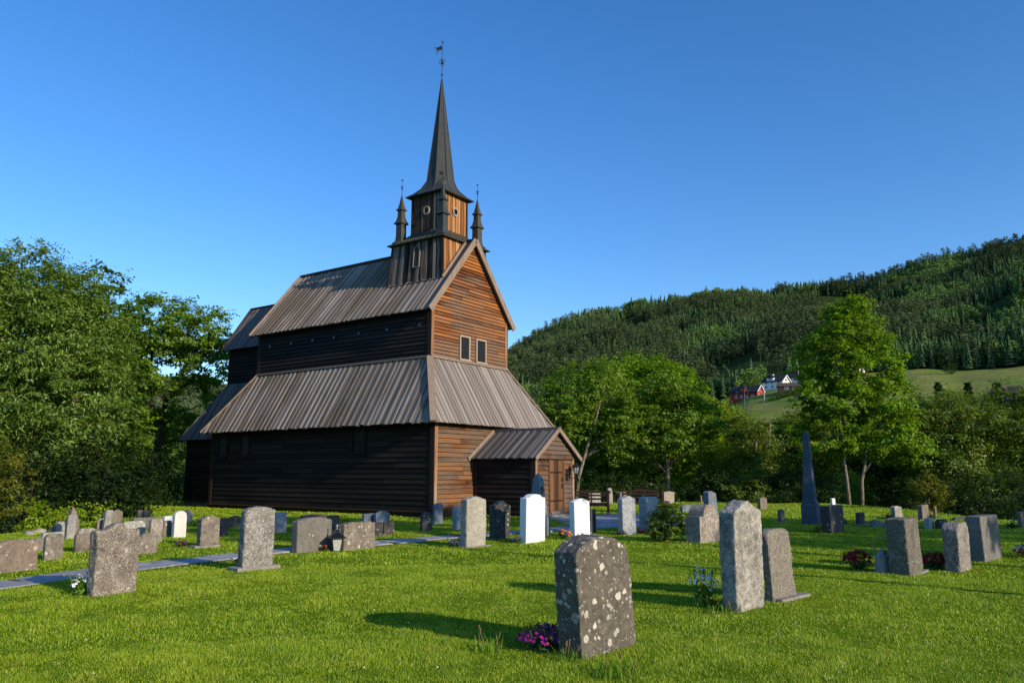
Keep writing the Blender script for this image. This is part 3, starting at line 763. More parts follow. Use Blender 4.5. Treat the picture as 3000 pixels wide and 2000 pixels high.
m.loft([spire_ring(0.98, 1, 13.9), spire_ring(1.115, 1, 13.90), spire_ring(1.115, 1, 13.94), spire_ring(0.93, 0.85, 14.10), spire_ring(0.74, 0.5, 14.38), spire_ring(0.62, 0.06, 14.72), spire_ring(0.575, 0, 14.95), spire_ring(0.30, 0, 17.4), spire_ring(0.045, 0, 19.72), spire_ring(0.03, 0, 19.86)], True, True)
seam = spire_ring
for i in range(12):
    if i % 3 == 1: continue
    m.tube([spire_ring(1.115, 1, 13.95)[i], spire_ring(0.93, 0.85, 14.11)[i], spire_ring(0.74, 0.5, 14.39)[i], spire_ring(0.62, 0.06, 14.73)[i], spire_ring(0.045, 0, 19.72)[i]], [0.024, 0.024, 0.022, 0.02, 0.008], 5)
for z, r_ in ((15.9, 0.467), (17.0, 0.345), (18.1, 0.224)):
    m.loft([spire_ring(r_ + 0.006, 0, z - 0.008), spire_ring(r_ + 0.006, 0, z + 0.012)], False)
m.build('spire', M_LEAD, church)
# weather vane
m = MB(); m.tube([(0, UT, 19.8), (0, UT, 21.70)], [0.022, 0.012], 6)
m.lathe([(0.03, 20.02), (0.055, 20.06), (0.03, 20.10)], 8, (0, UT)); m.lathe([(0.03, 20.6), (0.06, 20.64), (0.03, 20.68)], 8, (0, UT))
vane = m.build('weather_vane', M_IRON, church)
m = MB(); d_ = Vector((-0.816, 0.577, 0)); 
for k in range(4):
    a = R(90 * k + 20); dx, dy = math.cos(a), math.sin(a)
    m.tube([(0.01 * dx, UT + .01 * dy, 20.72), (0.10 * dx, UT + 0.10 * dy, 20.82), (0.15 * dx, UT + 0.15 * dy, 20.74), (0.11 * dx, UT + 0.11 * dy, 20.66)], 0.012, 5)
    m.tube([(0.01 * dx, UT + .01 * dy, 20.72), (0.08 * dx, UT + 0.08 * dy, 20.62), (0.12 * dx, UT + 0.12 * dy, 20.54)], 0.010, 5)
    m.tube([(0, UT, 21.66), (0.05 * dx, UT + 0.05 * dy, 21.70), (0.06 * dx, UT + 0.06 * dy, 21.78)], 0.009, 5)
m.build('scroll', M_IRON, vane)
# flag points to image left = direction with -x,+y mix
fd = Vector((-0.58, -0.815, 0)); m = MB()   # local -> world left
fd = Vector((-math.cos(PHI), math.sin(PHI), 0)) 
def fl(s, z): return (fd.x * s, UT + fd.y * s, z)
for poly in ([(0.02, 21.30), (0.02, 21.55), (0.13, 21.50), (0.13, 21.34)], [(0.13, 21.36), (0.13, 21.49), (0.28, 21.43), (0.30, 21.37), (0.21, 21.30)], [(0.10, 21.34), (0.20, 21.32), (0.27, 21.18), (0.24, 21.17)], [(0.18, 21.34), (0.24, 21.31), (0.33, 21.28), (0.33, 21.25)]):
    m.face([fl(*p) for p in poly])
m.tube([fl(0.28, 21.42), fl(0.34, 21.48), fl(0.36, 21.42), fl(0.33, 21.39)], 0.012, 5); m.tube([fl(0.24, 21.18), fl(0.30, 21.12), fl(0.26, 21.09)], 0.010, 5)
m.build('flag', M_IRON, vane)
# pinnacles
for i, (sx, sy) in enumerate(((-1, -1), (-1, 1), (1, -1), (1, 1))):
    cx, cy = sx * 1.22, UT + sy * 1.22
    rr = lambda h, z: [(cx - h, cy - h, z), (cx + h, cy - h, z), (cx + h, cy + h, z), (cx - h, cy + h, z)]
    m = MB(); m.loft([rr(0.30, 11.72), rr(0.19, 11.86), rr(0.165, 12.05), rr(0.16, 12.64), rr(0.235, 12.64), rr(0.24, 12.68), rr(0.17, 12.80), rr(0.125, 13.02), rr(0.115, 13.28), rr(0.175, 13.28), rr(0.18, 13.31), rr(0.115, 13.42), rr(0.07, 13.64), rr(0.02, 13.99)], True, True)
    pin = m.build('pinnacle', M_LEAD2 if i in (1, 2, 3) else M_LEAD, church)
    m = MB(); m.tube([(cx, cy, 13.95), (cx, cy, 14.78)], [0.018, 0.009], 6); m.lathe([(0.015, 14.28), (0.05, 14.32), (0.015, 14.36)], 8, (cx, cy))
    if i == 0:
        q = lambda s, z: (cx + fd.x * s, cy + fd.y * s, z)
        m.face([q(0.01, 14.47), q(0.01, 14.62), q(0.2, 14.60), q(0.14, 14.55), q(0.2, 14.50), q(0.12, 14.45)])
    else:
        for k in range(4):
            a = R(90 * k + 20); dx, dy = math.cos(a), math.sin(a)
            for zc, r_ in ((14.38, 0.08), (14.70, 0.05)):
                m.tube([(cx, cy, zc), (cx + r_ * .7 * dx, cy + r_ * .7 * dy, zc + .06), (cx + r_ * dx, cy + r_ * dy, zc + 0.01)], 0.010, 5)
    m.build('finial', M_IRON, pin)
# ------------------------------------------------------------------ gravestones
SM = {
 'lichen_dark': stone('stone_dark_lichen_spots', (0.092, 0.080, 0.064), (0.180, 0.152, 0.114), speck=0.35, sscale=150, lichen=0.56, lcol=(0.70, 0.64, 0.53), lscale=9.0, bump=0.5, bscale=45, extra=((0.075, 0.035, 0.02), 2.6, 0.70)),
 'pale_rough': stone('stone_pale_rough', (0.19, 0.172, 0.145), (0.50, 0.455, 0.385), speck=0.5, sscale=70, bump=0.7, bscale=40, streaky=True),
 'pebble': stone('stone_pebbly', (0.20, 0.18, 0.15), (0.33, 0.285, 0.225), speck=0.9, sscale=95, bump=0.9, bscale=90),
 'rough_brown': stone('stone_rough_brown', (0.13, 0.108, 0.088), (0.37, 0.31, 0.25), speck=0.6, sscale=55, bump=1.0, bscale=30, lichen=0.10, lcol=(0.6, 0.58, 0.5), lscale=14),
 'rough_grey': stone('stone_rough_grey', (0.15, 0.137, 0.122), (0.40, 0.365, 0.325), speck=0.8, sscale=65, bump=1.0, bscale=40),
 'mottled': stone('stone_mottled', (0.13, 0.12, 0.105), (0.23, 0.21, 0.175), speck=0.4, sscale=120, lichen=0.16, lcol=(0.5, 0.47, 0.38), lscale=20),
 'lichen_brown': stone('stone_brown_lichen', (0.16, 0.13, 0.10), (0.29, 0.245, 0.195), speck=0.4, lichen=0.28, lcol=(0.66, 0.62, 0.53), lscale=10, stain=(0.07, 0.045, 0.03), bump=0.6, bscale=40),
 'lichen_pink': stone('stone_pink_lichen', (0.19, 0.145, 0.11), (0.29, 0.22, 0.165), speck=0.4, lichen=0.42, lcol=(0.56, 0.45, 0.35), lscale=9, bump=0.6, bscale=40),
 'lichen_white': stone('stone_white_lichen', (0.24, 0.225, 0.19), (0.5, 0.48, 0.41), speck=0.5, lichen=0.4, lcol=(0.74, 0.71, 0.62), lscale=12, bump=0.6),
 'lichen_black': stone('stone_black_lichen', (0.045, 0.042, 0.038), (0.10, 0.092, 0.08), speck=0.3, lichen=0.20, lcol=(0.42, 0.42, 0.38), lscale=12, bump=0.7, extra=((0.11, 0.10, 0.04), 4.0, 0.66)),
 'lichen_pillar': stone('stone_weathered_pillar', (0.10, 0.092, 0.075), (0.24, 0.21, 0.165), speck=0.3, streaky=True, lichen=0.22, lcol=(0.5, 0.55, 0.5), lscale=26, bump=0.6),
 'pale_orange': stone('stone_buff', (0.33, 0.295, 0.235), (0.50, 0.45, 0.37), speck=0.45, sscale=110, bump=0.6, bscale=50, extra=((0.62, 0.30, 0.06), 3.2, 0.70)),
 'white': stone('stone_white_granite', (0.80, 0.79, 0.77), (0.88, 0.87, 0.85), speck=0.16, sscale=160, bump=0.25, dirt=0.10),
 'pale_white': stone('stone_whitish_marble', (0.56, 0.53, 0.47), (0.72, 0.69, 0.62), streaky=False, bump=0.2, dirt=0.2),
 'dark': stone('stone_dark_slab', (0.05, 0.05, 0.048), (0.10, 0.10, 0.095), speck=0.4, streaky=True, lichen=0.06, bump=0.4),
 'speckle': stone('stone_speckled_granite', (0.30, 0.31, 0.32), (0.44, 0.45, 0.46), speck=1.0, sscale=75, bump=0.35),
 'grey_shade_blue': stone('stone_grey_with_shade_blue', (0.28, 0.31, 0.33), (0.44, 0.46, 0.46), speck=0.6, sscale=70, stain=(0.16, 0.19, 0.21), bump=0.3),  # grey stone with the blue of shade mixed into its colour
 'slate': stone('stone_slate', (0.13, 0.16, 0.19), (0.26, 0.30, 0.34), speck=0.4, bump=0.6, streaky=True),
 'slate_shade': stone('stone_slate_in_shade', (0.06, 0.08, 0.105), (0.125, 0.155, 0.19), speck=0.4, bump=0.6, streaky=True),  # darker copy of the slate; the great obelisk's shade is in the colour
 'brown': stone('stone_brown', (0.17, 0.135, 0.105), (0.28, 0.23, 0.18), speck=0.3, streaky=True, bump=0.4),
 'beige': stone('stone_beige', (0.30, 0.26, 0.20), (0.40, 0.35, 0.28), bump=0.2),
 'rough_pink': stone('stone_rough_pinkish', (0.22, 0.18, 0.145), (0.46, 0.385, 0.315), speck=0.7, sscale=50, bump=1.0, bscale=30),
 'grey_streak': stone('stone_grey_streaked', (0.24, 0.225, 0.20), (0.42, 0.40, 0.36), streaky=True, bump=0.4),
 'granite_pink': stone('stone_dark_pink_granite', (0.19, 0.165, 0.15), (0.34, 0.30, 0.27), speck=0.9, sscale=70, bump=0.8, bscale=40),
 'granite_dark': stone('stone_smooth_grey_granite', (0.155, 0.145, 0.13), (0.25, 0.235, 0.21), speck=0.55, sscale=150, bump=0.2, stain=(0.12, 0.115, 0.105)),
}
M_PLINTH = stone('stone_plinth', (0.20, 0.175, 0.145), (0.36, 0.32, 0.27), speck=0.5, lichen=0.1)

cl_tex = bpy.data.textures.new('rough_stone', 'CLOUDS'); cl_tex.noise_scale = 0.06; cl_tex.noise_depth = 3
cl_big = bpy.data.textures.new('worn_stone', 'CLOUDS'); cl_big.noise_scale = 0.35; cl_big.noise_depth = 2

def top_fn(shape, h, ap):
    d = ap - h
    return {
     'flat': lambda s: h + d * (s + 1) / 2,
     'soft': lambda s: h + d - (d + 0.05) * max(0.0, abs(s) - 0.55) ** 2 / 0.2025,
     'arch': lambda s: h + d * (1 - s * s),
     'round': lambda s: h + d * math.sqrt(max(0, 1 - s * s)),
     'gable': lambda s: h + d * (1 - abs(s)),
     'hump': lambda s: h + (d * 0.5 * (1 + math.cos(math.pi * s / 0.7)) if abs(s) < 0.7 else 0.0),
     'humpflat': lambda s: h + (d * math.sqrt(max(0, 1 - (s / 0.64) ** 2)) if abs(s) < 0.64 else 0.0),
     'ogee': lambda s: h + d * 0.5 * (1 + math.cos(math.pi * s)),
     'step': lambda s: h + (d if abs(s) < 0.74 else 0.0),
     'slant': lambda s: h + d * (1 - abs(s + 0.25) / 1.25),
    }[shape]

def make_stone(x, y, yaw, w, h, ap, t, taper, lean, shape, mat, label, n_up=28):
    f = top_fn(shape, h, ap)
    ss = [-1 + 2 * i / n_up for i in range(n_up + 1)]
    if shape == 'humpflat': ss = sorted(set(ss + [-0.6401, -0.639, 0.639, 0.6401]))
    if shape == 'step': ss = sorted(set(ss + [-0.741, -0.739, 0.739, 0.741]))
    if shape == 'gable': ss = [-1, -0.5, 0, 0.5, 1]
    if shape == 'flat': ss = [-1, 0, 1]
    sh = math.tan(R(lean))
    def X(s, z): return s * w / 2 * (1 - taper * 2 * max(z, 0) / max(ap, .1) * 0.5) - sh * z
    zb = -0.14
    out = [(X(-1, zb), zb), (X(1, zb), zb)] + [(X(s, f(s)), f(s)) for s in reversed(ss)]
    m = MB(); m.plate(out, -t / 2, t / 2)
    z = float(hz(x, y))
    o = m.build('gravestone', SM[mat])
    o.location = (x, y, z); o.rotation_euler = (R(random.uniform(-1.2, 1.2)), 0, R(yaw))
    d = math.hypot(x, y); px = h / d * 785
    rough = mat in ('pale_rough', 'rough_brown', 'rough_grey', 'rough_pink', 'lichen_dark', 'pebble', 'lichen_brown', 'lichen_pink', 'granite_pink', 'lichen_pillar', 'lichen_black', 'pale_orange')
    if px > 26:
        bm = bmesh.new(); bm.from_mesh(o.data); bmesh.ops.triangulate(bm, faces=[q for q in bm.faces if len(q.verts) > 4]); bm.to_mesh(o.data); bm.free()
        rm = o.modifiers.new('remesh', 'REMESH'); rm.mode = 'VOXEL'; rm.voxel_size = 0.012 if d < 11 else 0.016 if d < 18 else 0.02
        sm = o.modifiers.new('soften', 'SMOOTH'); sm.factor = 0.5; sm.iterations = 2 if not rough or shape == 'gable' else 3
        if rough:
            dp = o.modifiers.new('wear', 'DISPLACE'); dp.texture = cl_big; dp.strength = 0.035; dp.texture_coords = 'GLOBAL'; dp.mid_level = 0.5
        dp = o.modifiers.new('grain', 'DISPLACE'); dp.texture = cl_tex; dp.strength = 0.022 if rough else 0.004; dp.texture_coords = 'GLOBAL'; dp.mid_level = 0.5
        o.data.polygons.foreach_set('use_smooth', np.ones(len(o.data.polygons), dtype=bool))
        rm.use_smooth_shade = True
    else:
        bv = o.modifiers.new('bevel', 'BEVEL'); bv.width = 0.012; bv.segments = 1; bv.limit_method = 'ANGLE'
    tag(o, label, 'gravestone', 'gravestones standing in the churchyard lawn')
    return o

STONES = [
    ('N', (0.8, 7.63, 45.0, 0.8, 0.91, 1.04, 0.28, 0.03, 5.5, 'arch', 'lichen_dark', 'dark stone speckled with large white lichen spots, nearest and biggest in the lawn')),
    ('G8', (2.77, 9.77, 42.0, 0.61, 1.13, 1.27, 0.21, 0, 0.3, 'gable', 'pale_rough', 'tall pale stone with a gabled peak, white daisies at its left foot')),
    ('G9', (3.45, 10.45, 44.0, 0.62, 0.87, 0.89, 0.11, 0.1, 7, 'soft', 'pebble', 'leaning tapered pebbly grey stone on a slab just behind the tall peaked stone')),
    ('D1', (-5.33, 10.85, 60.0, 0.62, 0.83, 0.92, 0.16, 0, 0, 'hump', 'rough_brown', 'broad rough grey stone with a curved hump top beside daisies, in front of the path')),
    ('E5', (-4.3, 13.58, 49.0, 0.57, 0.98, 1.04, 0.19, 0, 0, 'arch', 'rough_grey', 'tall sparkling grey stone with arched top on a pale plinth, red flower beside it')),
    ('E7', (-4.2, 16.93, 54.3, 0.92, 0.63, 0.7, 0.2, 0, 0, 'arch', 'mottled', 'broad low grey stone with gently arched top, left of the black lantern')),
    ('E10', (-3.34, 17.42, 55.2, 0.92, 0.55, 0.58, 0.17, 0, 0, 'step', 'lichen_brown', 'grey stone with stepped shoulders and a round shadow, right of the black lantern')),
    ('F4', (-0.87, 18.01, 44.7, 0.59, 1.04, 1.1, 0.23, 0, 0, 'ogee', 'pale_orange', 'tall buff stone with orange lichen blotches and wavy top before the church corner')),
    ('F5', (-0.3, 20.05, 46.1, 0.54, 0.83, 0.93, 0.23, 0, 0, 'hump', 'lichen_black', 'blackened stone with mossy top between the buff stone and the brightest white one')),
    ('F6', (0.48, 19.04, 48.4, 0.69, 1.04, 1.12, 0.21, 0, 0, 'humpflat', 'white', 'bright white stone with a raised round hump, left one of the two white stones')),
    ('F8', (1.75, 20.68, 48.4, 0.65, 0.89, 0.96, 0.18, 0, 0, 'ogee', 'white', 'bright white stone with soft wavy top, right one of the two white stones')),
    ('F9', (2.17, 21.75, 43.8, 0.24, 0.65, 0.65, 0.11, 0.1, 1, 'flat', 'dark', 'narrow black slab tucked behind the right white stone')),
    ('G1', (3.05, 21.3, 44.2, 0.57, 0.94, 1.01, 0.18, 0, 0, 'ogee', 'speckle', 'speckled grey stone with wavy top before the second bench')),
    ('G2', (3.79, 22.16, 43.3, 0.55, 0.95, 0.96, 0.28, 0, 0, 'soft', 'grey_shade_blue', 'smooth blue grey stone with flat rounded top, left of the round green bush')),
    ('G4', (4.48, 18.83, 45.6, 0.96, 0.59, 0.86, 0.39, 0.03, 0, 'humpflat', 'rough_pink', 'rough brownish stone with a large round hump, right of the round green bush')),
    ('G5', (7.59, 30.55, 43.2, 0.58, 0.81, 0.91, 0.24, 0.1, 4, 'slant', 'slate', 'leaning blue slate stone behind the rough humped stone')),
    ('G6', (7.16, 32.93, 45.7, 0.86, 0.23, 0.29, 0.17, 0.1, 0, 'arch', 'slate', 'low dark blue rough stone peeping out behind the round green bush')),
    ('G7', (9.11, 33.13, 46.9, 0.59, 0.42, 0.43, 0.21, 0, 0, 'flat', 'mottled', 'small grey square stone behind the tall peaked stone')),
    ('G10', (11.2, 35.85, 44.7, 0.61, 0.49, 0.53, 0.16, 0, 0, 'ogee', 'brown', 'small brown stone with wavy top at the lawn edge behind the tall peaked stone')),
    ('G11', (8.82, 26.31, 47.1, 0.32, 0.39, 0.43, 0.11, 0, 0, 'gable', 'brown', 'tiny brown pillar stone with pointed top standing alone left of the great obelisk')),
    ('H1', (8.7, 21.81, 46.5, 0.9, 0.7, 0.71, 0.27, -0.02, 4, 'flat', 'dark', 'dark leaning square topped stone right of the great obelisk')),
    ('H2', (15.62, 38.97, 43.1, 0.33, 0.37, 0.4, 0.11, 0.1, 1, 'arch', 'white', 'tiny white stone peeping over the dark leaning stone')),
    ('H3', (10.7, 24.69, 46.4, 0.39, 0.37, 0.37, 0.14, -0.02, 3, 'flat', 'dark', 'small dark square stone right of the dark boulder')),
    ('H5', (13.89, 28.98, 44.6, 0.7, 0.39, 0.44, 0.16, 0.05, 3, 'slant', 'pale_rough', 'pale stone with slanted top behind the leaning pillar and grey boulder')),
    ('H6', (6.38, 13.12, 50.0, 0.82, 0.89, 0.89, 0.31, 0.02, 6.5, 'flat', 'lichen_pillar', 'thick leaning pillar stone with flat top beside the grey grave lantern')),
    ('H8', (14.23, 27.76, 45.5, 0.68, 0.5, 0.51, 0.16, 0, 2, 'flat', 'brown', 'brown square stone in front of the yellowish bush at right')),
    ('H9', (12.11, 23.35, 44.7, 0.35, 0.3, 0.31, 0.15, 0, 1, 'flat', 'grey_shade_blue', 'small whitish blue stone, left one of the two low stones at right')),
    ('H10', (12.54, 23.5, 47.2, 0.74, 0.26, 0.26, 0.15, 0, 1, 'soft', 'dark', 'small black stone, right one of the two low stones at right')),
    ('H11', (15.26, 27.48, 45.6, 1.02, 0.1, 0.11, 0.11, 0, 1, 'flat', 'dark', 'low black stone just behind the slim rounded stone at right')),
    ('H12', (7.57, 13.76, 48.0, 0.75, 0.75, 0.79, 0.24, 0.03, 4, 'soft', 'granite_pink', 'slim upright stone with rounded top right of the red begonias')),
    ('H13', (8.99, 15.35, 46.0, 1.24, 0.82, 0.82, 0.26, 0, 4, 'flat', 'granite_dark', 'large smooth grey block with flat top, rightmost of the big stones')),
    ('H16', (15.41, 24.28, 43.9, 0.56, 0.46, 0.46, 0.11, 0, 2, 'flat', 'brown', 'brown stone cut by the right edge of the photo')),
    ('F1', (-2.39, 22.42, 46.3, 0.38, 0.45, 0.53, 0.11, 0.04, 0, 'arch', 'lichen_black', 'small dark rounded stone in shade a few steps before the church corner')),
    ('F2', (-2.4, 25.98, 47.7, 0.37, 0.6, 0.64, 0.11, 0, 0, 'arch', 'slate', 'dark rounded stone standing against the church corner')),
    ('F3', (-1.59, 23.32, 44.8, 0.21, 0.62, 0.64, 0.2, 0, 0, 'soft', 'speckle', 'blue grey speckled stone partly behind the tall buff stone')),
    ('E1', (-6.72, 17.84, 48.3, 0.44, 0.6, 0.68, 0.19, 0.02, 0, 'arch', 'lichen_brown', 'brown blotched stone with arched top and a small slab foot beyond the path')),
    ('E2', (-7.54, 21.05, 49.3, 0.23, 0.43, 0.46, 0.11, 0.02, 0, 'arch', 'lichen_black', 'dark lichened stone just right of the brown blotched arched stone')),
    ('E3', (-8.33, 23.68, 52.6, 0.12, 0.25, 0.29, 0.11, 0, 0, 'arch', 'lichen_black', 'narrow dark stone in the middle of three dark ones near the church')),
    ('E4', (-8.22, 23.89, 52.9, 0.29, 0.31, 0.36, 0.11, 0, 0, 'ogee', 'lichen_black', 'dark stone with wavy top partly behind the tall sparkling stone')),
    ('E6', (-6.41, 22.21, 51.0, 0.37, 0.53, 0.55, 0.11, 0, 0, 'soft', 'grey_shade_blue', 'shaded blue grey stone just right of the tall sparkling stone')),
    ('E8', (-4.58, 20.57, 52.4, 0.4, 0.51, 0.54, 0.11, 0, 0, 'soft', 'lichen_black', 'dark lichened stone behind the right end of the broad low grey stone')),
    ('E8b', (-5.84, 23.72, 52.1, 0.94, 0.37, 0.4, 0.11, 0, 0, 'arch', 'lichen_black', 'wide dark rough stone hidden behind the broad low grey stone')),
    ('E11', (-3.68, 22.74, 49.3, 0.51, 0.47, 0.56, 0.11, 0, 0, 'arch', 'slate', 'shaded round topped stone behind two low dark blocks')),
    ('E11a', (-3.46, 20.83, 47.6, 0.24, 0.33, 0.34, 0.11, 0, 0, 'flat', 'lichen_black', 'low dark block, left one of the pair before the shaded round topped stone')),
    ('E11b', (-3.25, 21.1, 50.9, 0.36, 0.33, 0.34, 0.11, 0, 0, 'flat', 'lichen_black', 'low dark block, right one of the pair before the shaded round topped stone')),
    ('E12', (-4.05, 22.69, 50.3, 0.4, 0.48, 0.49, 0.11, 0, 0, 'flat', 'slate', 'dark square stone left of the shaded round topped stone')),
    ('F14', (6.05, 43.97, 45.2, 0.62, 0.57, 0.6, 0.19, 0, 0, 'soft', 'brown', 'brown square stone behind the left end of the second bench')),
    ('F12', (4.36, 41.61, 44.4, 0.69, 0.57, 0.62, 0.11, 0, 0, 'arch', 'lichen_white', 'white blotched stone seen through the back of the first bench')),
    ('F12b', (4.21, 42.89, 45.4, 0.38, 0.61, 0.66, 0.11, 0, 0, 'arch', 'mottled', 'grey stone peeping over the back of the first bench')),
    ('F13', (5.25, 42.91, 45.8, 0.39, 0.75, 0.84, 0.15, 0.12, 2.5, 'arch', 'pale_rough', 'slim pale leaning stone standing between the two benches')),
    ('G14', (8.33, 42.61, 44.6, 0.92, 0.49, 0.58, 0.12, -0.03, 0, 'ogee', 'beige', 'beige stone with wavy top and purple flowers right of the second bench')),
    ('D2', (-8.15, 13.26, 62.0, 0.72, 0.44, 0.51, 0.11, 0, 0, 'arch', 'lichen_pink', 'wide pinkish lichened stone cut by the left edge of the photo')),
    ('D3', (-9.97, 16.92, 52.8, 0.27, 0.25, 0.26, 0.11, 0, 0, 'flat', 'mottled', 'low grey stone behind the wide pinkish lichened one')),
    ('D4', (-8.64, 15.22, 54.0, 0.32, 0.46, 0.47, 0.11, 0, 0, 'soft', 'lichen_brown', 'brown stone dotted with white lichen, left of the broad rough grey stone')),
    ('D5', (-10.2, 17.91, 53.7, 0.46, 0.3, 0.3, 0.11, 0, 0, 'flat', 'lichen_white', 'low lichened stone right behind the brown stone dotted with white lichen')),
    ('D6', (-11.51, 20.3, 56.2, 0.24, 0.27, 0.27, 0.11, 0, 0, 'flat', 'brown', 'small dark brown stone behind the low lichened stone')),
    ('D7', (-11.4, 20.29, 54.5, 0.21, 0.35, 0.39, 0.14, 0, 0, 'soft', 'pale_rough', 'pale stone with a sloping top left of the slim round headed stone')),
    ('D8', (-10.79, 19.68, 52.7, 0.21, 0.52, 0.59, 0.12, 0.04, 0, 'round', 'grey_streak', 'slim grey stone with round head beside the small pointed obelisk')),
    ('D9', (-10.48, 19.86, 52.7, 0.43, 0.22, 0.24, 0.11, 0, 0, 'soft', 'pale_rough', 'low whitish stone behind the lichen dotted slab at left')),
    ('D10', (-8.85, 16.7, 53.7, 0.38, 0.36, 0.37, 0.11, 0, 0, 'flat', 'lichen_brown', 'lichen dotted slab partly behind the broad rough grey stone')),
    ('D11', (-11.73, 22.87, 52.2, 0.17, 0.26, 0.27, 0.11, 0, 0, 'flat', 'brown', 'small dark stone before the short white topped stone')),
    ('D11b', (-12.31, 24.0, 52.2, 0.18, 0.32, 0.33, 0.11, 0, 0, 'flat', 'white', 'short white topped stone left of the leaning tapered stone')),
    ('D12', (-11.47, 22.76, 54.1, 0.22, 0.53, 0.56, 0.13, 0.08, -3.5, 'round', 'grey_streak', 'leaning grey tapered stone with round head in the left cluster')),
    ('D13', (-12.61, 25.63, 51.5, 0.33, 0.37, 0.44, 0.11, 0, 0, 'ogee', 'brown', 'brown stone with arched crest behind the leaning tapered stone')),
    ('D14', (-12.26, 26.43, 53.9, 0.15, 0.37, 0.38, 0.11, 0, 0, 'flat', 'brown', 'small brown post stone on the far side of the wide low stone')),
    ('D14b', (-12.24, 26.82, 53.2, 0.21, 0.35, 0.36, 0.11, 0, 0, 'flat', 'dark', 'shaded right half of the small brown post stone')),  # dark side of one column, its shade made as a separate dark piece
    ('D15', (-10.57, 23.06, 55.2, 0.64, 0.34, 0.34, 0.11, 0, 0, 'flat', 'mottled', 'wide low grey brown stone in the far left cluster')),
    ('D15b', (-10.25, 23.3, 55.5, 0.22, 0.31, 0.32, 0.11, 0, 0, 'flat', 'brown', 'low brown stone at the right end of the wide low stone')),
    ('D16', (-8.93, 18.98, 55.1, 0.57, 0.45, 0.47, 0.11, 0, 0, 'soft', 'lichen_white', 'white lichened broad stone behind the hump topped rough stone')),
    ('D17', (-7.43, 16.42, 54.0, 0.41, 0.34, 0.4, 0.11, 0, 0, 'humpflat', 'lichen_brown', 'grey shouldered stone bearing a round shadow, right of the broad rough grey stone')),
    ('D18', (-8.27, 18.69, 55.1, 0.3, 0.52, 0.54, 0.11, 0, 0, 'arch', 'rough_pink', 'whitish rough stone with gently arched top in the left cluster')),
    ('D19', (-8.75, 20.4, 53.2, 0.23, 0.41, 0.41, 0.11, 0, 0, 'soft', 'lichen_brown', 'brown lichened stone left of the white round headed stone')),
    ('D20', (-9.42, 22.01, 55.0, 0.27, 0.43, 0.44, 0.11, 0, 0, 'flat', 'white', 'white flat topped stone behind the brown lichened stone')),
    ('D21', (-8.38, 20.27, 53.0, 0.33, 0.53, 0.66, 0.13, 0.02, 0, 'round', 'pale_white', 'clean whitish stone with fully round head in the left cluster')),
    ('D22', (-10.74, 26.52, 54.4, 0.37, 0.33, 0.4, 0.11, 0, 0, 'ogee', 'beige', 'light brown stone with arched crest behind the white round headed stone')),
]
SO = {}
for k, s in STONES: SO[k] = make_stone(*s)

def plinth(key, w, d, h, dx=0.0, dy=0.0, name='plinth'):
    o = SO[key]; m = MB(); m.box(-w / 2 + dx, w / 2 + dx, -d / 2 + dy, d / 2 + dy, -0.15, h)
    m.build(name, M_PLINTH, o, bevel=0.012)
plinth('E5', 0.80, 0.32, 0.07, 0.0, 0.02); plinth('F4', 0.74, 0.30, 0.03, 0.03, -0.02); plinth('G9', 0.78, 0.30, 0.035, 0.12, 0.0)
plinth('H6', 1.0, 0.42, 0.03, 0.15, 0.03); plinth('E1', 0.6, 0.36, 0.05, -0.06, 0.05); plinth('H3', 0.5, 0.3, 0.03); plinth('G11', 0.45, 0.3, 0.04)
m = MB(); m.box(-0.5, 0.5, -0.075, 0.075, 0.49, 0.575); m.plate([(-0.5, .575), (.5, .575), (0.2, .61), (0, .64), (-.2, .61)], -.07, .07); m.build('cap', SM['beige'], SO['G14'])

# obelisks
def obelisk(x, y, yaw, base, shaft, tip, mat, label, lean=0.0):
    """base (half, height), shaft (half bottom, half top, z top), tip z"""
    root = empty('obelisk', (x, y, float(hz(x, y))), R(yaw)); root.rotation_euler = (0, R(-lean), R(yaw))
    tag(root, label, 'obelisk', 'obelisk grave monuments')
    sq = lambda h, z: [(-h, -h, z), (h, -h, z), (h, h, z), (-h, h, z)]
    ch = lambda h, z: [(-h, -h * .8, z), (-h * .8, -h, z), (h * .8, -h, z), (h, -h * .8, z), (h, h * .8, z), (h * .8, h, z), (-h * .8, h, z), (-h, h * .8, z)]
    m = MB(); b, bh = base
    m.loft([sq(b, -0.2), sq(b * .985, bh * .92), sq(b * .93, bh * .94), sq(b * .9, bh)], True, True); m.build('pedestal', mat, root, bevel=0.01)
    s0, s1, zt = shaft
    m = MB(); m.loft([sq(s0 * 1.14, bh + .001), sq(s0 * 1.12, bh + .04), ch(s0, bh + .07)[::2] if False else sq(s0, bh + .07), sq(s1, zt), sq(s1 * .9, zt + .015), sq(0.012, tip)], True, True)
    m.build('shaft', mat, root, bevel=0.012)
    return root
obelisk(9.42, 25.3, 56, (0.24, 0.66), (0.182, 0.080, 2.78), 2.95, SM['slate_shade'], 'great blue stone obelisk toned with shade on a square pedestal, tallest monument', 0.6)
ob = obelisk(0.70, 20.95, 50, (0.215, 0.50), (0.165, 0.10, 1.46), 1.60, SM['slate'], 'slim blue grey obelisk with a small cross emblem behind the brightest white stone', 1.0)
m = MB(); zc = 1.16; disc = []
for k in range(14):
    a0, a1 = 2 * math.pi * k / 14, 2 * math.pi * (k + 1) / 14
    m.bar((0.05 * math.cos(a0), -0.128, zc + 0.085 * math.sin(a0)), (0.05 * math.cos(a1), -0.128, zc + 0.085 * math.sin(a1)), 0.01, 0.01, up=(0, 1, 0))
m.box(-0.006, 0.006, -0.133, -0.12, zc - 0.06, zc + 0.06); m.box(-0.03, 0.03, -0.134, -0.12, zc + 0.015, zc + 0.028)
m.build('emblem', SM['dark'], ob)
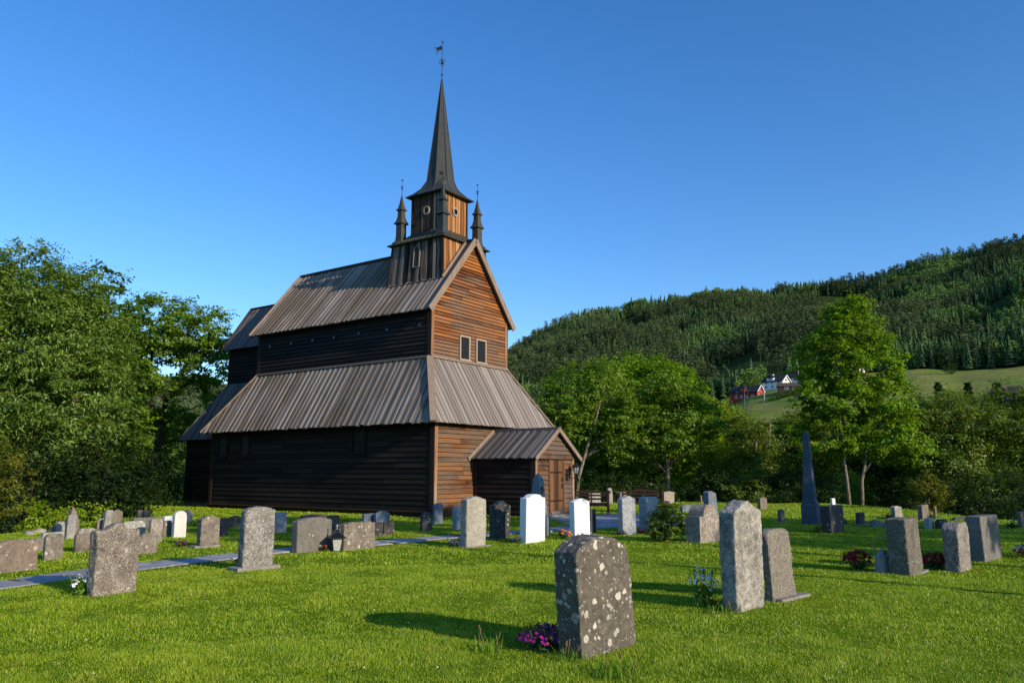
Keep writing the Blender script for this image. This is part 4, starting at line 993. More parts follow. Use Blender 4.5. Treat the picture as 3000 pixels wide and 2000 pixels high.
obelisk(-11.6, 21.2, 54, (0.13, 0.30), (0.12, 0.075, 0.58), 0.72, SM['brown'], 'small pale pointed obelisk peeping over the slim grey stone at far left')

# boulders
def boulder(x, y, sx, sy, sz, rz, mat, label, seed):
    bm = bmesh.new(); bmesh.ops.create_icosphere(bm, subdivisions=3, radius=1)
    r = random.Random(seed); ph = [r.uniform(0, 6) for _ in range(6)]
    for vv in bm.verts:
        c = vv.co; k = 1 + 0.14 * math.sin(2.3 * c.x + ph[0]) * math.cos(2.1 * c.y + ph[1]) + 0.08 * math.sin(5 * c.z + ph[2] + 3 * c.x)
        c *= k; c.x *= sx; c.y *= sy; c.z *= sz
    me = bpy.data.meshes.new('boulder'); bm.to_mesh(me); bm.free()
    o = link_mesh('boulder', me, mat, None, True); o.location = (x, y, float(hz(x, y)) + sz * 0.2); o.rotation_euler = (0, 0, rz)
    return tag(o, label, 'boulder')
boulder(10.85, 23.9, 0.30, 0.26, 0.17, 0.4, SM['mottled'], 'low rounded grey boulder lying in the lawn behind the leaning pillar', 1)
boulder(10.35, 25.2, 0.14, 0.14, 0.17, 0.4, SM['lichen_black'], 'small dark boulder beside the dark leaning square stone', 2)
boulder(7.42, 13.55, 0.10, 0.08, 0.05, 0.2, SM['rough_pink'], 'fist sized round stone in the grass by the red begonias', 3)
for i, (x, y, s, l) in enumerate(((-12.7, 21.2, .13, "pale field stone on bare soil at the lawn's left edge, nearest of three"), (-12.85, 21.9, .15, 'pale field stone on bare soil at the left lawn edge, middle of three'), (-12.6, 22.8, .17, 'pale field stone on bare soil at the left lawn edge, farthest of three'))):
    boulder(x, y, s * 1.3, s, s * .7, i, SM['beige'], l, 5 + i)

# ------------------------------------------------------------------ path of slate flags
M_SLATE = stone('slate_flags', (0.30, 0.315, 0.335), (0.46, 0.47, 0.48), speck=0.15, bump=0.35, bscale=20, stain=(0.36, 0.33, 0.28), tv=0.3)
PATH = np.array([(-9.6, 7.2), (-8.5, 9.4), (-7.35, 11.55), (-6.95, 12.35), (-6.55, 13.45), (-6.1, 14.7), (-5.6, 15.75), (-5.05, 16.6), (-4.1, 17.9), (-3.15, 18.9), (-2.5, 19.55), (-1.3, 20.7), (0.0, 21.85), (1.15, 23.0), (2.2, 24.4)])
PLAZA = np.array([(1.2, 22.7), (2.7, 24.0), (4.9, 24.6), (6.6, 26.5), (6.6, 30.0), (3.6, 31.2), (1.3, 29.5), (1.9, 26.0)])
def seg_resample(P, step):
    d = np.r_[0, np.cumsum(np.hypot(*np.diff(P, axis=0).T))]; s = np.arange(0, d[-1], step)
    return np.stack([np.interp(s, d, P[:, 0]), np.interp(s, d, P[:, 1])], 1)
pl = seg_resample(PATH, 0.1)
k = np.ones(9) / 9
pl[:, 0] = np.convolve(np.pad(pl[:, 0], 4, 'edge'), k, 'valid'); pl[:, 1] = np.convolve(np.pad(pl[:, 1], 4, 'edge'), k, 'valid')
def path_pt(s, off):
    i = min(max(int(s / 0.1), 0), len(pl) - 2); f = s / 0.1 - i
    p = pl[i] * (1 - f) + pl[i + 1] * f; d = pl[i + 1] - pl[i]; d = d / np.hypot(*d)
    return p + np.array([d[1], -d[0]]) * off
m = MB()
def flag(c4, ti):
    cx = sum(p[0] for p in c4) / 4; cy = sum(p[1] for p in c4) / 4
    zc = float(hz(cx, cy)) + 0.028 + random.uniform(-0.006, 0.006)
    q = [(cx + (p[0] - cx) * 0.925 + random.uniform(-.015, .015), cy + (p[1] - cy) * 0.925 + random.uniform(-.015, .015)) for p in c4]
    m.hexa([(x, y, zc - 0.08) for x, y in q] + [(x, y, zc) for x, y in q], ti)
Lp = (len(pl) - 2) * 0.1; s = 0.0
while s < Lp - 0.8:
    ln = random.uniform(0.55, 1.0); hw = 0.42
    cut = random.uniform(-0.2, 0.2)
    for a, b in ((-hw + random.uniform(-.05, .05), cut), (cut, hw + random.uniform(-.05, .05))):
        o_ = random.uniform(-.12, .12)
        flag([path_pt(s + o_, a), path_pt(s + ln + o_, a), path_pt(s + ln + o_, b), path_pt(s + o_, b)][::1], random.random())
    s += ln
ca, sa = math.cos(PHI), math.sin(PHI)
row = -8.0
while row < 8:
    d_ = random.uniform(0.5, 0.75); c_ = -8.0 + random.uniform(0, .5)
    while c_ < 8:
        w_ = random.uniform(0.5, 1.0)
        loc = [(c_, row), (c_ + w_, row), (c_ + w_, row + d_), (c_, row + d_)]
        wp = [(3.6 + ca * a - sa * b, 27 + sa * a + ca * b) for a, b in loc]
        mx = np.array([sum(p[0] for p in wp) / 4]); my = np.array([sum(p[1] for p in wp) / 4])
        if inside_poly(mx, my, PLAZA)[0]: flag(wp, random.random())
        c_ += w_
    row += d_
tag(m.build('path', M_SLATE), kind='structure')
M_BED = plain('path_joint_soil', (0.12, 0.085, 0.05), 1.0, 0, 0.0)
m = MB()
for i in range(len(pl) - 6):
    a = [path_pt(i * .1, o) for o in (-.56, .56)]; b = [path_pt(i * .1 + .1, o) for o in (-.56, .56)]
    m.face([(p[0], p[1], float(hz(p[0], p[1])) + 0.006) for p in (a[0], b[0], b[1], a[1])])
tag(m.build('path_bed', M_BED), kind='structure')

# ------------------------------------------------------------------ benches
M_BENCH = wood('bench_wood', (2, 2, 20), [(0.2, (0.018, 0.010, 0.007)), (0.8, (0.05, 0.028, 0.018))])
def bench():
    root = empty('garden_bench')
    for sx in (-1, 1):
        x = sx * 0.82
        m = MB(); m.bar((x, -0.28, -0.03), (x, -0.28, 0.64), 0.065, 0.065, up=(0, 1, 0)); m.build('leg', M_BENCH, root)
        m = MB(); m.bar((x, 0.26, -0.03), (x, 0.22, 0.42), 0.065, 0.065, up=(0, 1, 0)); m.bar((x, 0.22, 0.42), (x, 0.34, 0.92), 0.065, 0.065, up=(0, 1, 0)); m.build('leg', M_BENCH, root)
        m = MB(); m.bar((x, -0.34, 0.66), (x, 0.28, 0.66), 0.08, 0.035); m.build('armrest', M_BENCH, root)
        m = MB(); m.bar((x, -0.25, 0.12), (x, 0.24, 0.12), 0.05, 0.05); m.build('stretcher', M_BENCH, root)
    m = MB()
    for k in range(5): m.box(-0.86, 0.86, -0.30 + k * 0.115, -0.30 + k * 0.115 + 0.10, 0.41, 0.44, random.random())
    m.box(-0.8, 0.8, -0.27, -0.23, 0.31, 0.41)
    m.build('seat', M_BENCH, root)
    m = MB()
    for z0_, z1_ in ((0.54, 0.62), (0.68, 0.76)): m.bar((-0.8, 0.25 + (z0_ - .42) * .24, (z0_ + z1_) / 2), (0.8, 0.25 + (z0_ - .42) * .24, (z0_ + z1_) / 2), 0.03, 0.08)
    top = [(x, 0.90 + 0.035 * math.cos(x * 5.2)) for x in [-0.9 + 0.1 * k for k in range(19)]]
    a = [(x, 0.33, z) for x, z in [(-.9, .80), (.9, .80)] + top[::-1]]; b = [(x, 0.37, z) for x, z in [(-.9, .80), (.9, .80)] + top[::-1]]
    m.loft([a, b], True, True); m.build('backrest', M_BENCH, root)
    return root
b1 = bench(); b2 = copy_tree(b1)
b1.location = (3.02, 32.0, float(hz(3.02, 32.0))); b1.rotation_euler = (0, 0, R(-10))
b2.location = (5.42, 33.2, float(hz(5.42, 33.2))); b2.rotation_euler = (0, 0, R(-8))
tag(b1, 'dark brown slatted bench with wavy top rail beside the church porch', 'bench', 'wooden benches by the porch')
tag(b2, 'dark brown slatted bench half hidden behind the speckled and blue grey stones', 'bench', 'wooden benches by the porch')

# ------------------------------------------------------------------ lanterns
M_BLACK = plain('black_metal', (0.012, 0.012, 0.013), 0.4, 0.3, 0.5)
M_CANDLE = plain('candle_glass', (0.42, 0.42, 0.38), 0.25, 0, 0.5)
root = empty('grave_lantern', (-3.68, 16.95, float(hz(-3.68, 16.95))), R(20)); tag(root, 'black roofed lantern with whitish glass standing between two grey stones', 'lantern', 'grave lanterns')
sq = lambda h, z: [(-h, -h, z), (h, -h, z), (h, h, z), (-h, h, z)]
m = MB(); m.loft([sq(0.07, 0.02), sq(0.105, 0.27)], True, True); m.build('glass', M_CANDLE, root)
m = MB(); m.loft([sq(0.17, 0.27), sq(0.17, 0.285), sq(0.09, 0.35), sq(0.03, 0.38), sq(0.02, 0.40)], True, True); m.lathe([(0.012, .4), (0.03, .42), (0.012, .445)], 8); m.build('lantern_roof', M_BLACK, root)
m = MB(); m.loft([sq(0.09, -0.02), sq(0.09, 0.02)], True, True)
for sx in (-1, 1):
    for sy in (-1, 1): m.bar((sx * .072, sy * .072, .02), (sx * .108, sy * .108, .27), .014, .014)
m.build('frame', M_BLACK, root)
m = MB(); m.bar((0, 0, .44), (0, 0, .56), .012, .012); m.bar((-.03, 0, .52), (.03, 0, .52), .012, .012); m.build('cross', M_CANDLE, root)
M_GALV = plain('grey_galvanised', (0.24, 0.24, 0.25), 0.55, 0.3, 0.4, 0.35)
root = empty('grave_lantern', (6.02, 13.15, float(hz(6.02, 13.15)))); tag(root, 'tall grey cylindrical lantern with thin wire handle by the thick leaning pillar', 'lantern', 'grave lanterns')
m = MB(); m.lathe([(0.125, -0.02), (0.115, 0.27)], 20); m.build('body', M_GALV, root, smooth=False)
m = MB(); m.lathe([(0.135, 0.271), (0.135, 0.285), (0.07, 0.30), (0.065, 0.35), (0.07, 0.352), (0.05, 0.375), (0.012, 0.38), (0.012, 0.41)], 20); m.build('cap', M_GALV, root)
m = MB(); m.tube([(-0.15, 0, 0.0)] + [(-0.15, 0, 0.35)] + [(0.15 * -math.cos(R(a)), 0, 0.42 + 0.17 * math.sin(R(a))) for a in range(0, 181, 15)] + [(0.15, 0, 0.35), (0.15, 0, 0)], 0.006, 5)
m.tube([(0.028 * math.cos(R(a)), 0, 0.62 + 0.028 * math.sin(R(a))) for a in range(0, 361, 40)], 0.005, 5); m.build('handle', M_GALV, root)
# wooden stakes at the edge of the trees
M_STAKE = wood('stake_wood', (12, 12, 1), [(0.2, (0.14, 0.09, 0.06)), (0.8, (0.3, 0.2, 0.13))])
for x, y, l in ((10.2, 43.2, 'brown wooden stake at the lawn edge below the leaning slate stone'), (15.6, 29.6, 'short wooden stake beside the low black stone at the tree edge')):
    m = MB(); m.tube([(0, 0, -0.2), (0, 0, 0.36), (0, 0, 0.40)], [0.06, 0.06, 0.035], 8); o = m.build('wooden_stake', M_STAKE); o.location = (x, y, float(hz(x, y))); tag(o, l, 'stake')
# ------------------------------------------------------------------ foliage
def leaf_quads(C, size, seed, up=0.55, outward=None, droop=0.3, aspect=0.5):
    """C (N,3) leaf centres -> verts, faces for little pointed leaves"""
    r = np.random.RandomState(seed); n = len(C)
    nrm = r.normal(size=(n, 3)); nrm[:, 2] = np.abs(nrm[:, 2]) + up
    if outward is not None: nrm += outward * 0.8
    nrm /= np.linalg.norm(nrm, axis=1)[:, None]
    ax = r.normal(size=(n, 3)); ax[:, 2] -= droop
    ax -= nrm * (ax * nrm).sum(1)[:, None]; ax /= np.linalg.norm(ax, axis=1)[:, None] + 1e-9
    sd = np.cross(nrm, ax)
    L = (size * r.uniform(0.6, 1.35, n))[:, None]
    V = np.empty((n, 4, 3))
    V[:, 0] = C - ax * L * 0.5; V[:, 1] = C + sd * L * aspect * 0.5 + nrm * L * 0.06; V[:, 2] = C + ax * L * 0.5 - nrm * L * 0.08; V[:, 3] = C - sd * L * aspect * 0.5 + nrm * L * 0.06
    return V.reshape(-1, 3), np.arange(n * 4).reshape(n, 4)

def crown_points(lobes, nclump, per, cr, seed, flat=0.6, hollow=0.62):
    r = np.random.RandomState(seed); w = np.array([l[3] * l[4] * l[5] for l in lobes]) ** (2 / 3.); w /= w.sum()
    cl = []
    for i in r.choice(len(lobes), nclump, p=w):
        l = lobes[i]; d = r.normal(size=3); d /= np.linalg.norm(d)
        k = hollow + (1.04 - hollow) * r.rand() ** 0.6
        cl.append((l[0] + d[0] * l[3] * k, l[1] + d[1] * l[4] * k, l[2] + d[2] * l[5] * k, *d))
    cl = np.array(cl); c = cl[:, :3]
    n = nclump * per
    sz = r.uniform(0.55, 1.3, nclump)
    idx = np.repeat(np.arange(nclump), per)
    g = r.normal(size=(n, 3)) * 0.5; g[:, 2] *= flat
    # twig structure: leaves gather along a few spokes in every clump
    spoke = r.randint(0, 6, n); sd = r.normal(size=(nclump, 6, 3)); sd[:, :, 2] *= 0.5; sd += cl[:, None, 3:6] * 0.6; sd /= np.linalg.norm(sd, axis=2)[:, :, None]
    t = r.rand(n) ** 0.7
    P = c[idx] + (sd[idx, spoke] * t[:, None] * 0.95 + g * 0.32) * (cr * sz[idx])[:, None]
    tint = np.clip(np.repeat(r.uniform(0.1, 0.9, nclump), per) * 0.6 + r.rand(n) * 0.4, 0, 1)
    return P, tint, c, cl[idx, 3:6]

def limb_mb(m, a, b, r0, r1, seed, n=6, sides=6, sag=0.1):
    rr = random.Random(seed); a, b = Vector(a), Vector(b); L = (b - a).length
    pts = []; rad = []
    for i in range(n + 1):
        t = i / n; p = a.lerp(b, t); p.z += math.sin(math.pi * t) * L * sag
        if 0 < i < n: p += Vector((rr.uniform(-1, 1), rr.uniform(-1, 1), rr.uniform(-.6, .6))) * L * 0.035
        pts.append(p); rad.append(r0 + (r1 - r0) * t)
    m.tube(pts, rad, sides, False)

def tree(name, label, cat, x, y, lobes, nclump, per, cr, leaf, lmat, bmat, trunks, seed, group=None, nlimb=26, flat=0.6, droop=0.3, hollow=0.62, aspect=0.5, tscale=1.0, lift=True):
    g0 = float(hz(x, y)); root = empty(name, (x, y, g0)); tag(root, label, cat, group)
    if lift:   # crown heights are given above the churchyard level; the foot stands on the slope
        lobes = [(l[0], l[1], l[2] - g0, l[3], l[4], l[5]) for l in lobes]
        trunks = [[(p[0], p[1], p[2] if p[2] < 0 else p[2] - g0, p[3]) for p in tr] for tr in trunks]
    P, tint, C, outw = crown_points(lobes, nclump, per, cr, seed, flat, hollow)
    V, Fc = leaf_quads(P, leaf, seed + 1, outward=outw, droop=droop, aspect=aspect)
    np_mesh('crown', V, Fc, lmat, root, tint)
    m = MB(); r = np.random.RandomState(seed + 5)
    nodes = []
    for tr in trunks:   # tr: list of (x,y,z,r)
        m.tube([(p[0], p[1], p[2]) for p in tr], [p[3] for p in tr], 9, True)
        for (p, q) in zip(tr[:-1], tr[1:]):
            for t in (0.25, 0.6, 0.95): nodes.append(tuple(np.array(p) * (1 - t) + np.array(q) * t))
    nodes = np.array(nodes)
    pick = r.choice(len(C), min(nlimb, len(C)), replace=False)
    for j, i in enumerate(pick):
        c = C[i]; cand = nodes[(nodes[:, 2] < c[2] - 0.15)]
        if len(cand) == 0: cand = nodes
        dd = np.linalg.norm(cand[:, :3] - c, axis=1) + np.maximum(0, 1.2 - cand[:, 2]) * 3
        nd = cand[np.argmin(dd + r.rand(len(dd)) * 0.8)]
        limb_mb(m, nd[:3], c, min(nd[3] * 0.5, 0.07) * tscale, 0.008, seed + j)
    m.build('trunk', bmat, root, smooth=True)
    return root

def auto_lobes(R_, z0, z1, seed, extra=8, yr=None, k=0.5):
    r = np.random.RandomState(seed); zc, rz = (z0 + z1) / 2, (z1 - z0) / 2
    L = [(0, 0, zc, R_ * .82, (yr or R_) * .82, rz * .85)]
    for i in range(extra):
        a = 2 * math.pi * (i + r.rand() * .7) / extra; h = r.uniform(-0.75, 0.9)
        q = math.sqrt(max(0.1, 1 - h * h * .9)) * R_ * 0.68
        s = R_ * k * r.uniform(0.75, 1.2)
        L.append((q * math.cos(a), q * math.sin(a), zc + h * rz * .75, s, s, s * .75))
    L.append((r.uniform(-.3, .3) * R_, 0, z1 - rz * .32, R_ * .45, R_ * .45, rz * .34))
    return L

LM_WILLOW = leafmat('willow_leaves', (0.0868, 0.1676, 0.0162), (0.2312, 0.3353, 0.0520), 0.32, 0.3)
LM_DARK = leafmat('dark_maple_leaves', (0.0416, 0.0936, 0.0083), (0.1040, 0.1872, 0.0166), 0.3, 0.2)
LM_ASH = leafmat('ash_leaves', (0.0801, 0.1725, 0.0099), (0.2094, 0.3326, 0.0222), 0.4, 0.2)
LM_MAPLE = leafmat('bright_maple_leaves', (0.0867, 0.1887, 0.0061), (0.2244, 0.3672, 0.0153), 0.4, 0.15)
LM_LIME = leafmat('lime_leaves', (0.1610, 0.2530, 0.0069), (0.3450, 0.4600, 0.0184), 0.4, 0.15)
LM_OLIVE = leafmat('olive_leaves', (0.0708, 0.1352, 0.0129), (0.1932, 0.2640, 0.0335), 0.35, 0.2)
LM_SHADE = leafmat('deep_green_and_shade_leaves', (0.0180, 0.0420, 0.0090), (0.0600, 0.1050, 0.0180), 0.3, 0.15)  # deep green, darkened to carry the shade along the lawn edge
LM_DEEP = leafmat('shade_toned_thicket_leaves', (0.010, 0.024, 0.005), (0.032, 0.06, 0.010), 0.3, 0.1)  # near-black tone puts the shade under the left trees into the leaves
LM_YELLOW = leafmat('yellow_green_leaves', (0.10, 0.12, 0.012), (0.24, 0.24, 0.03), 0.4, 0.1)
LM_BOX = leafmat('box_leaves', (0.05, 0.10, 0.008), (0.20, 0.28, 0.012), 0.3, 0.35)
LM_SPRUCE = leafmat('spruce_needles', (0.028, 0.06, 0.022), (0.06, 0.11, 0.035), 0.1, 0.1)
t = NT('bark'); v = t.coord(scale=(6, 6, 1.2)); n = t.noise(v, 3, 5, 0.65)
t.base(t.ramp(n, [(0.35, (0.055, 0.042, 0.032)), (0.65, (0.19, 0.15, 0.115))])); t.bump(n, 0.9, 0.03); M_BARK = t.m
t = NT('pale_bark'); v = t.coord(scale=(5, 5, 1.5)); n = t.noise(v, 3, 5, 0.65)
t.base(t.ramp(n, [(0.35, (0.09, 0.068, 0.05)), (0.62, (0.28, 0.225, 0.17))])); t.bump(n, 0.7, 0.02); M_PBARK = t.m
t = NT('dark_bark'); v = t.coord(scale=(6, 6, 1.2)); n = t.noise(v, 3, 5, 0.65)
t.base(t.ramp(n, [(0.35, (0.02, 0.017, 0.014)), (0.65, (0.06, 0.05, 0.04))])); M_DBARK = t.m

GT = 'deciduous trees around the churchyard'
# --- left side
tree('willow_tree', 'huge silvery green willow filling the left edge of the photo', 'tree', -19.0, 31.0,
     [(-.6, 0, 6.3, 3.5, 3.2, 3.3), (-2.8, 0, 7.3, 2.4, 2.4, 2.7), (1.1, -0.3, 7.0, 2.2, 2.2, 2.5), (1.7, -.4, 4.7, 2.0, 2.0, 2.1), (-.2, -.8, 8.5, 2.1, 2.0, 1.8), (-1.9, -1.2, 4.1, 2.7, 2.0, 2.3), (1.5, -0.8, 2.9, 1.4, 1.5, 1.3), (-3.9, 0, 5.2, 2.4, 2, 2.9), (-3, 0, 8.6, 1.8, 1.8, 1.4)],
     1100, 125, 0.82, 0.18, LM_WILLOW, M_BARK, [[(0, 0, -.3, .42), (0.2, 0, 2, .34), (0.1, 0.1, 4.5, .26), (-.2, 0, 7, .15), (0, 0, 9, .06)], [(0.2, 0, 1.6, .25), (1.4, 0, 3.6, .18), (2.2, 0, 6, .09)], [(-.1, 0, 2, .25), (-1.8, 0, 4.5, .16), (-2.6, 0, 7.5, .08)]], 21, GT, 40, droop=0.9, aspect=0.34)
tree('maple_tree', 'dark maple behind the willow with one bough standing clear against the sky', 'tree', -22.8, 39.5,
     [(0.2, 0, 6.5, 3.4, 3, 4.2), (2.55, 0, 10.1, 0.8, 0.8, 1.2), (2.1, 0, 11.2, 0.65, .7, .75), (2.5, 0, 8.6, .9, .9, 1.0), (1.6, 0, 3.4, 2.2, 2, 2.2)],
     330, 80, 0.75, 0.21, LM_DARK, M_DBARK, [[(0, 0, -.5, .3), (0, 0, 5, .2), (1.2, 0, 8, .12), (2.2, 0, 11, .04)]], 31, GT, 26, aspect=0.75)
tree('ash_tree', 'airy green tree left of the choir with sky showing through its crown', 'tree', -19.7, 44.0,
     [(-2.4, 0, 7.9, 1.9, 2.0, 1.6), (-.4, 0, 9.9, 2.2, 2.0, 1.5), (1.7, 0, 9.5, 1.8, 1.8, 1.4), (-2.0, -.4, 5.4, 2.1, 2, 1.7), (2.5, 0, 7.7, 1.4, 1.5, 1.2), (1.9, 0, 5.6, 1.5, 1.6, 1.2), (-.4, -.3, 7.5, 1.5, 1.4, 1.2), (-3.0, -.6, 3.6, 1.8, 1.8, 1.4), (-.2, 0, 3.9, 1.8, 1.6, 1.0), (2.9, 0.6, 9.0, .9, 1.0, .7), (-1.6, 0, 9.3, 1.4, 1.4, 1.2)],
     520, 90, 0.75, 0.20, LM_ASH, M_DBARK, [[(0, 0, -.6, .26), (0.05, 0, 2.2, .22), (0, 0, 4.2, .19), (0.3, 0, 5.6, .14), (1.3, 0, 7.6, .09), (2.1, 0, 9.2, .04)], [(0, 0, 3.6, .15), (-.8, 0, 6.5, .11), (-.6, 0, 9.5, .06)], [(0.3, 0, 5.6, .1), (2.2, 0, 7.3, .05)]], 41, GT, 44, flat=0.35)

def bush(name, label, x, y, Rr, H, lmat, seed, nclump=70, per=60, leaf=0.12, group=None, cat='bush', trunkmat=None, z0=0.0):
    return tree(name, label, cat, x, y, auto_lobes(Rr, z0, H, seed, 6), nclump, per, 0.42 * min(1.6, max(.5, Rr / 1.3)), leaf, lmat, trunkmat or M_DBARK,
                [[(0, 0, -.2, .06), (0.05, 0, H * .35, .04), (.1, 0, H * .7, .015)]], seed, group, 14, lift=False)
GB = 'dark bushes under the left trees'
k = 0
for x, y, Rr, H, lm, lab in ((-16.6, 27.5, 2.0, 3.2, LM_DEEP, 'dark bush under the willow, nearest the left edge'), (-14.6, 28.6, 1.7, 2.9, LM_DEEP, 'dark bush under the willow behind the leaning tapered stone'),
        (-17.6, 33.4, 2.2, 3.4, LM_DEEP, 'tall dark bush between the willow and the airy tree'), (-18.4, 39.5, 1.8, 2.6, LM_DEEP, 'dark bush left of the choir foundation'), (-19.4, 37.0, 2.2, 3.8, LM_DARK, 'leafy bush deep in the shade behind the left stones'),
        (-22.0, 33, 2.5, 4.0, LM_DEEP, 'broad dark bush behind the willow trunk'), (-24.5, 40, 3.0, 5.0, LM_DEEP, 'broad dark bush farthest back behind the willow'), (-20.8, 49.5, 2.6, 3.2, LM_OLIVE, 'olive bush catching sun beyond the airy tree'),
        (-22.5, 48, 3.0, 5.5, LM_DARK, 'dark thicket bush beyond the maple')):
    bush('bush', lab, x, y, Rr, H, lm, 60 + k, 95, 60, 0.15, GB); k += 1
bush('bush', 'yellow green sunlit bush in the left corner at the lawn edge', -14.3, 21.6, 1.25, 2.5, LM_YELLOW, 80, 90, 70, 0.085)
bush('bush', 'low leafy plants on the bare soil below the yellow green bush', -13.2, 23.2, 1.2, 0.55, LM_LIME, 81, 50, 50, 0.10)

# --- right side
tree('young_tree', 'pale stemmed tree leaning beside the porch gable', 'tree', 4.1, 46.5,
     [(-.3, 0, 6.6, 1.5, 1.5, 1.2), (1.0, 0, 7.0, 1.3, 1.4, 1.0), (-1.5, 0, 5.8, 1.2, 1.4, 1.2), (1.6, 0, 5.4, 1.6, 1.4, 1.2), (-.6, .5, 4.4, 1.6, 1.2, 1.0), (2.0, 0, 3.9, 1.1, 1, .9), (-1.9, .6, 3.6, 1.3, 1.2, 1.4)],
     300, 76, 0.7, 0.18, LM_ASH, M_PBARK, [[(-.5, 0, -.4, .13), (-.2, 0, 1.4, .11), (.35, 0, 3.2, .09), (1.0, 0, 5.2, .06), (1.4, 0, 6.8, .025)], [(0, 0, 2.2, .08), (1.2, 0, 3.5, .05), (2.4, 0, 4.3, .02)], [(-.8, .3, -.3, .08), (-.9, .3, 3, .06), (-.8, .3, 6, .03)]], 101, GT, 34, flat=0.4)
tree('maple_tree', 'big bright green maple dome right of the church against the hill', 'tree', 9.4, 56.0,
     auto_lobes(4.7, 0.2, 9.5, 111, 10, k=.5), 560, 76, 0.85, 0.23, LM_MAPLE, M_DBARK, [[(0, 0, -1, .3), (0, 0, 4, .22), (0.2, 0, 8, .1)]], 111, GT, 24, aspect=0.7)
tree('lime_tree', 'wide yellow green tree sloping down behind the forked grey tree', 'tree', 14.7, 59.0,
     [(-.3, 0, 3.8, 3.6, 3, 3.0), (-2.4, 0, 5.7, 2.1, 2, 1.8), (1.2, 0, 4.3, 2.3, 2, 1.8), (3.0, 0, 2.8, 2.0, 2, 1.9), (-.6, -.5, 5.4, 1.7, 2, 1.3)], 420, 76, 0.8, 0.20, LM_LIME, M_DBARK, [[(0, 0, -1, .25), (0, 0, 3, .2), (.2, 0, 6, .08)]], 121, GT, 24)
tree('ash_tree', 'green tree with forked grey stem in front of the maple dome', 'tree', 9.25, 47.5,
     [(0, 0, 5.5, 2.5, 2.2, 1.5), (-2.2, 0, 4.6, 1.9, 2, 1.3), (1.8, 0, 4.7, 1.5, 1.6, 1.1), (-.4, -.5, 3.7, 2.2, 1.6, .9), (-3.2, 0, 3.4, 1.5, 1.5, 1.0), (0.6, 0, 6.6, 1.6, 1.6, .8)],
     380, 78, 0.75, 0.18, LM_ASH, M_PBARK, [[(0, 0, -.4, .15), (0.02, 0, 1.2, .13), (.05, 0, 2.3, .12)], [(.05, 0, 2.2, .10), (-.4, 0, 3.8, .07), (-1.0, 0, 5.6, .03)], [(.05, 0, 2.2, .10), (.6, 0, 4.2, .07), (1.3, 0, 6, .03)], [(0.05, 0, 1.9, .06), (1.2, 0, 3.3, .04), (2.2, 0, 4.2, .02)], [(0.02, 0, 1.5, .05), (-1.2, 0, 3, .03), (-2, 0, 4.3, .02)]], 131, GT, 36, flat=0.4)
tree('ash_tree', 'dense green tree between the pale stemmed tree and the maple dome', 'tree', 6.2, 52.0,
     auto_lobes(2.9, 0.5, 8.4, 141, 8), 320, 74, 0.75, 0.19, LM_ASH, M_DBARK, [[(0, 0, -1, .2), (0, 0, 4, .13), (0.2, 0, 7, .05)]], 141, GT, 24)
tree('maple_tree', 'tall sunlit tree on two slender trunks right of the great obelisk', 'tree', 18.3, 42.5,
     [(0.2, 0, 8.9, 1.7, 1.7, 2.0), (-1.0, 0, 7.5, 1.7, 1.6, 1.5), (1.3, 0, 7.3, 1.8, 1.7, 1.5), (-1.7, 0, 5.9, 1.2, 1.4, 1.0), (2.0, 0, 5.6, 1.4, 1.6, 1.1), (-.2, 0, 5.3, 1.7, 1.5, 1.2), (1.6, -.3, 3.7, 1.7, 1.5, 1.1), (-1.5, 0.2, 3.7, 1.5, 1.4, 1.1), (2.7, -.2, 2.8, 1.4, 1.2, .9), (0.2, .4, 2.9, 1.3, 1, .7), (0.3, 0, 10.0, 0.9, .9, .9)],
     500, 88, 0.62, 0.18, LM_MAPLE, M_PBARK, [[(-.35, 0, -.5, .11), (-.45, 0, 1.3, .09), (-.55, 0, 2.6, .08), (-.35, 0, 5, .08), (0, 0, 8, .04)], [(.25, 0, -.5, .11), (.35, 0, 1.2, .09), (.65, 0, 2.3, .08), (.6, 0, 4.5, .08), (.8, 0, 8, .03)], [(.5, 0, 1.6, .06), (1.1, 0, 2.4, .04), (2.2, 0, 2.9, .02)]], 151, GT, 46, aspect=0.6, flat=0.6, hollow=0.5)
tree('dark_tree', 'dark bushy tree at the right edge behind the smooth grey block', 'tree', 29.0, 44.0, auto_lobes(3.0, 0.0, 6.3, 161, 8), 360, 74, 0.75, 0.18, LM_OLIVE, M_DBARK, [[(0, 0, -1, .2), (0, 0, 3.5, .13), (.2, 0, 6, .05)]], 161, GT, 28)
tree('dark_tree', 'dark bushy tree left of the right edge one, above the yellow bush', 'tree', 24.6, 44.5, auto_lobes(2.9, 0.0, 6.0, 171, 8), 340, 74, 0.75, 0.18, LM_OLIVE, M_DBARK, [[(0, 0, -1, .2), (0, 0, 3.5, .13), (.2, 0, 6, .05)]], 171, GT, 28)
tree('dark_tree', 'shaded tree just right of the tall sunlit tree', 'tree', 24.2, 51.0, auto_lobes(2.6, 0.0, 6.7, 181, 8), 190, 60, 0.75, 0.21, LM_SHADE, M_DBARK, [[(0, 0, -1, .2), (0, 0, 3.5, .13), (.2, 0, 6, .05)]], 181, GT, 20)
tree('dark_tree', 'loose olive tree just left of the great obelisk', 'tree', 15.4, 50.5, auto_lobes(2.1, 0.0, 5.2, 191, 8), 260, 72, 0.7, 0.18, LM_OLIVE, M_PBARK, [[(0, 0, -1, .12), (0, 0, 2.5, .09), (.5, 0, 5, .04)], [(0.5, 0, -1, .1), (.9, 0, 2.5, .07), (1.2, 0, 5, .03)]], 191, GT, 26)
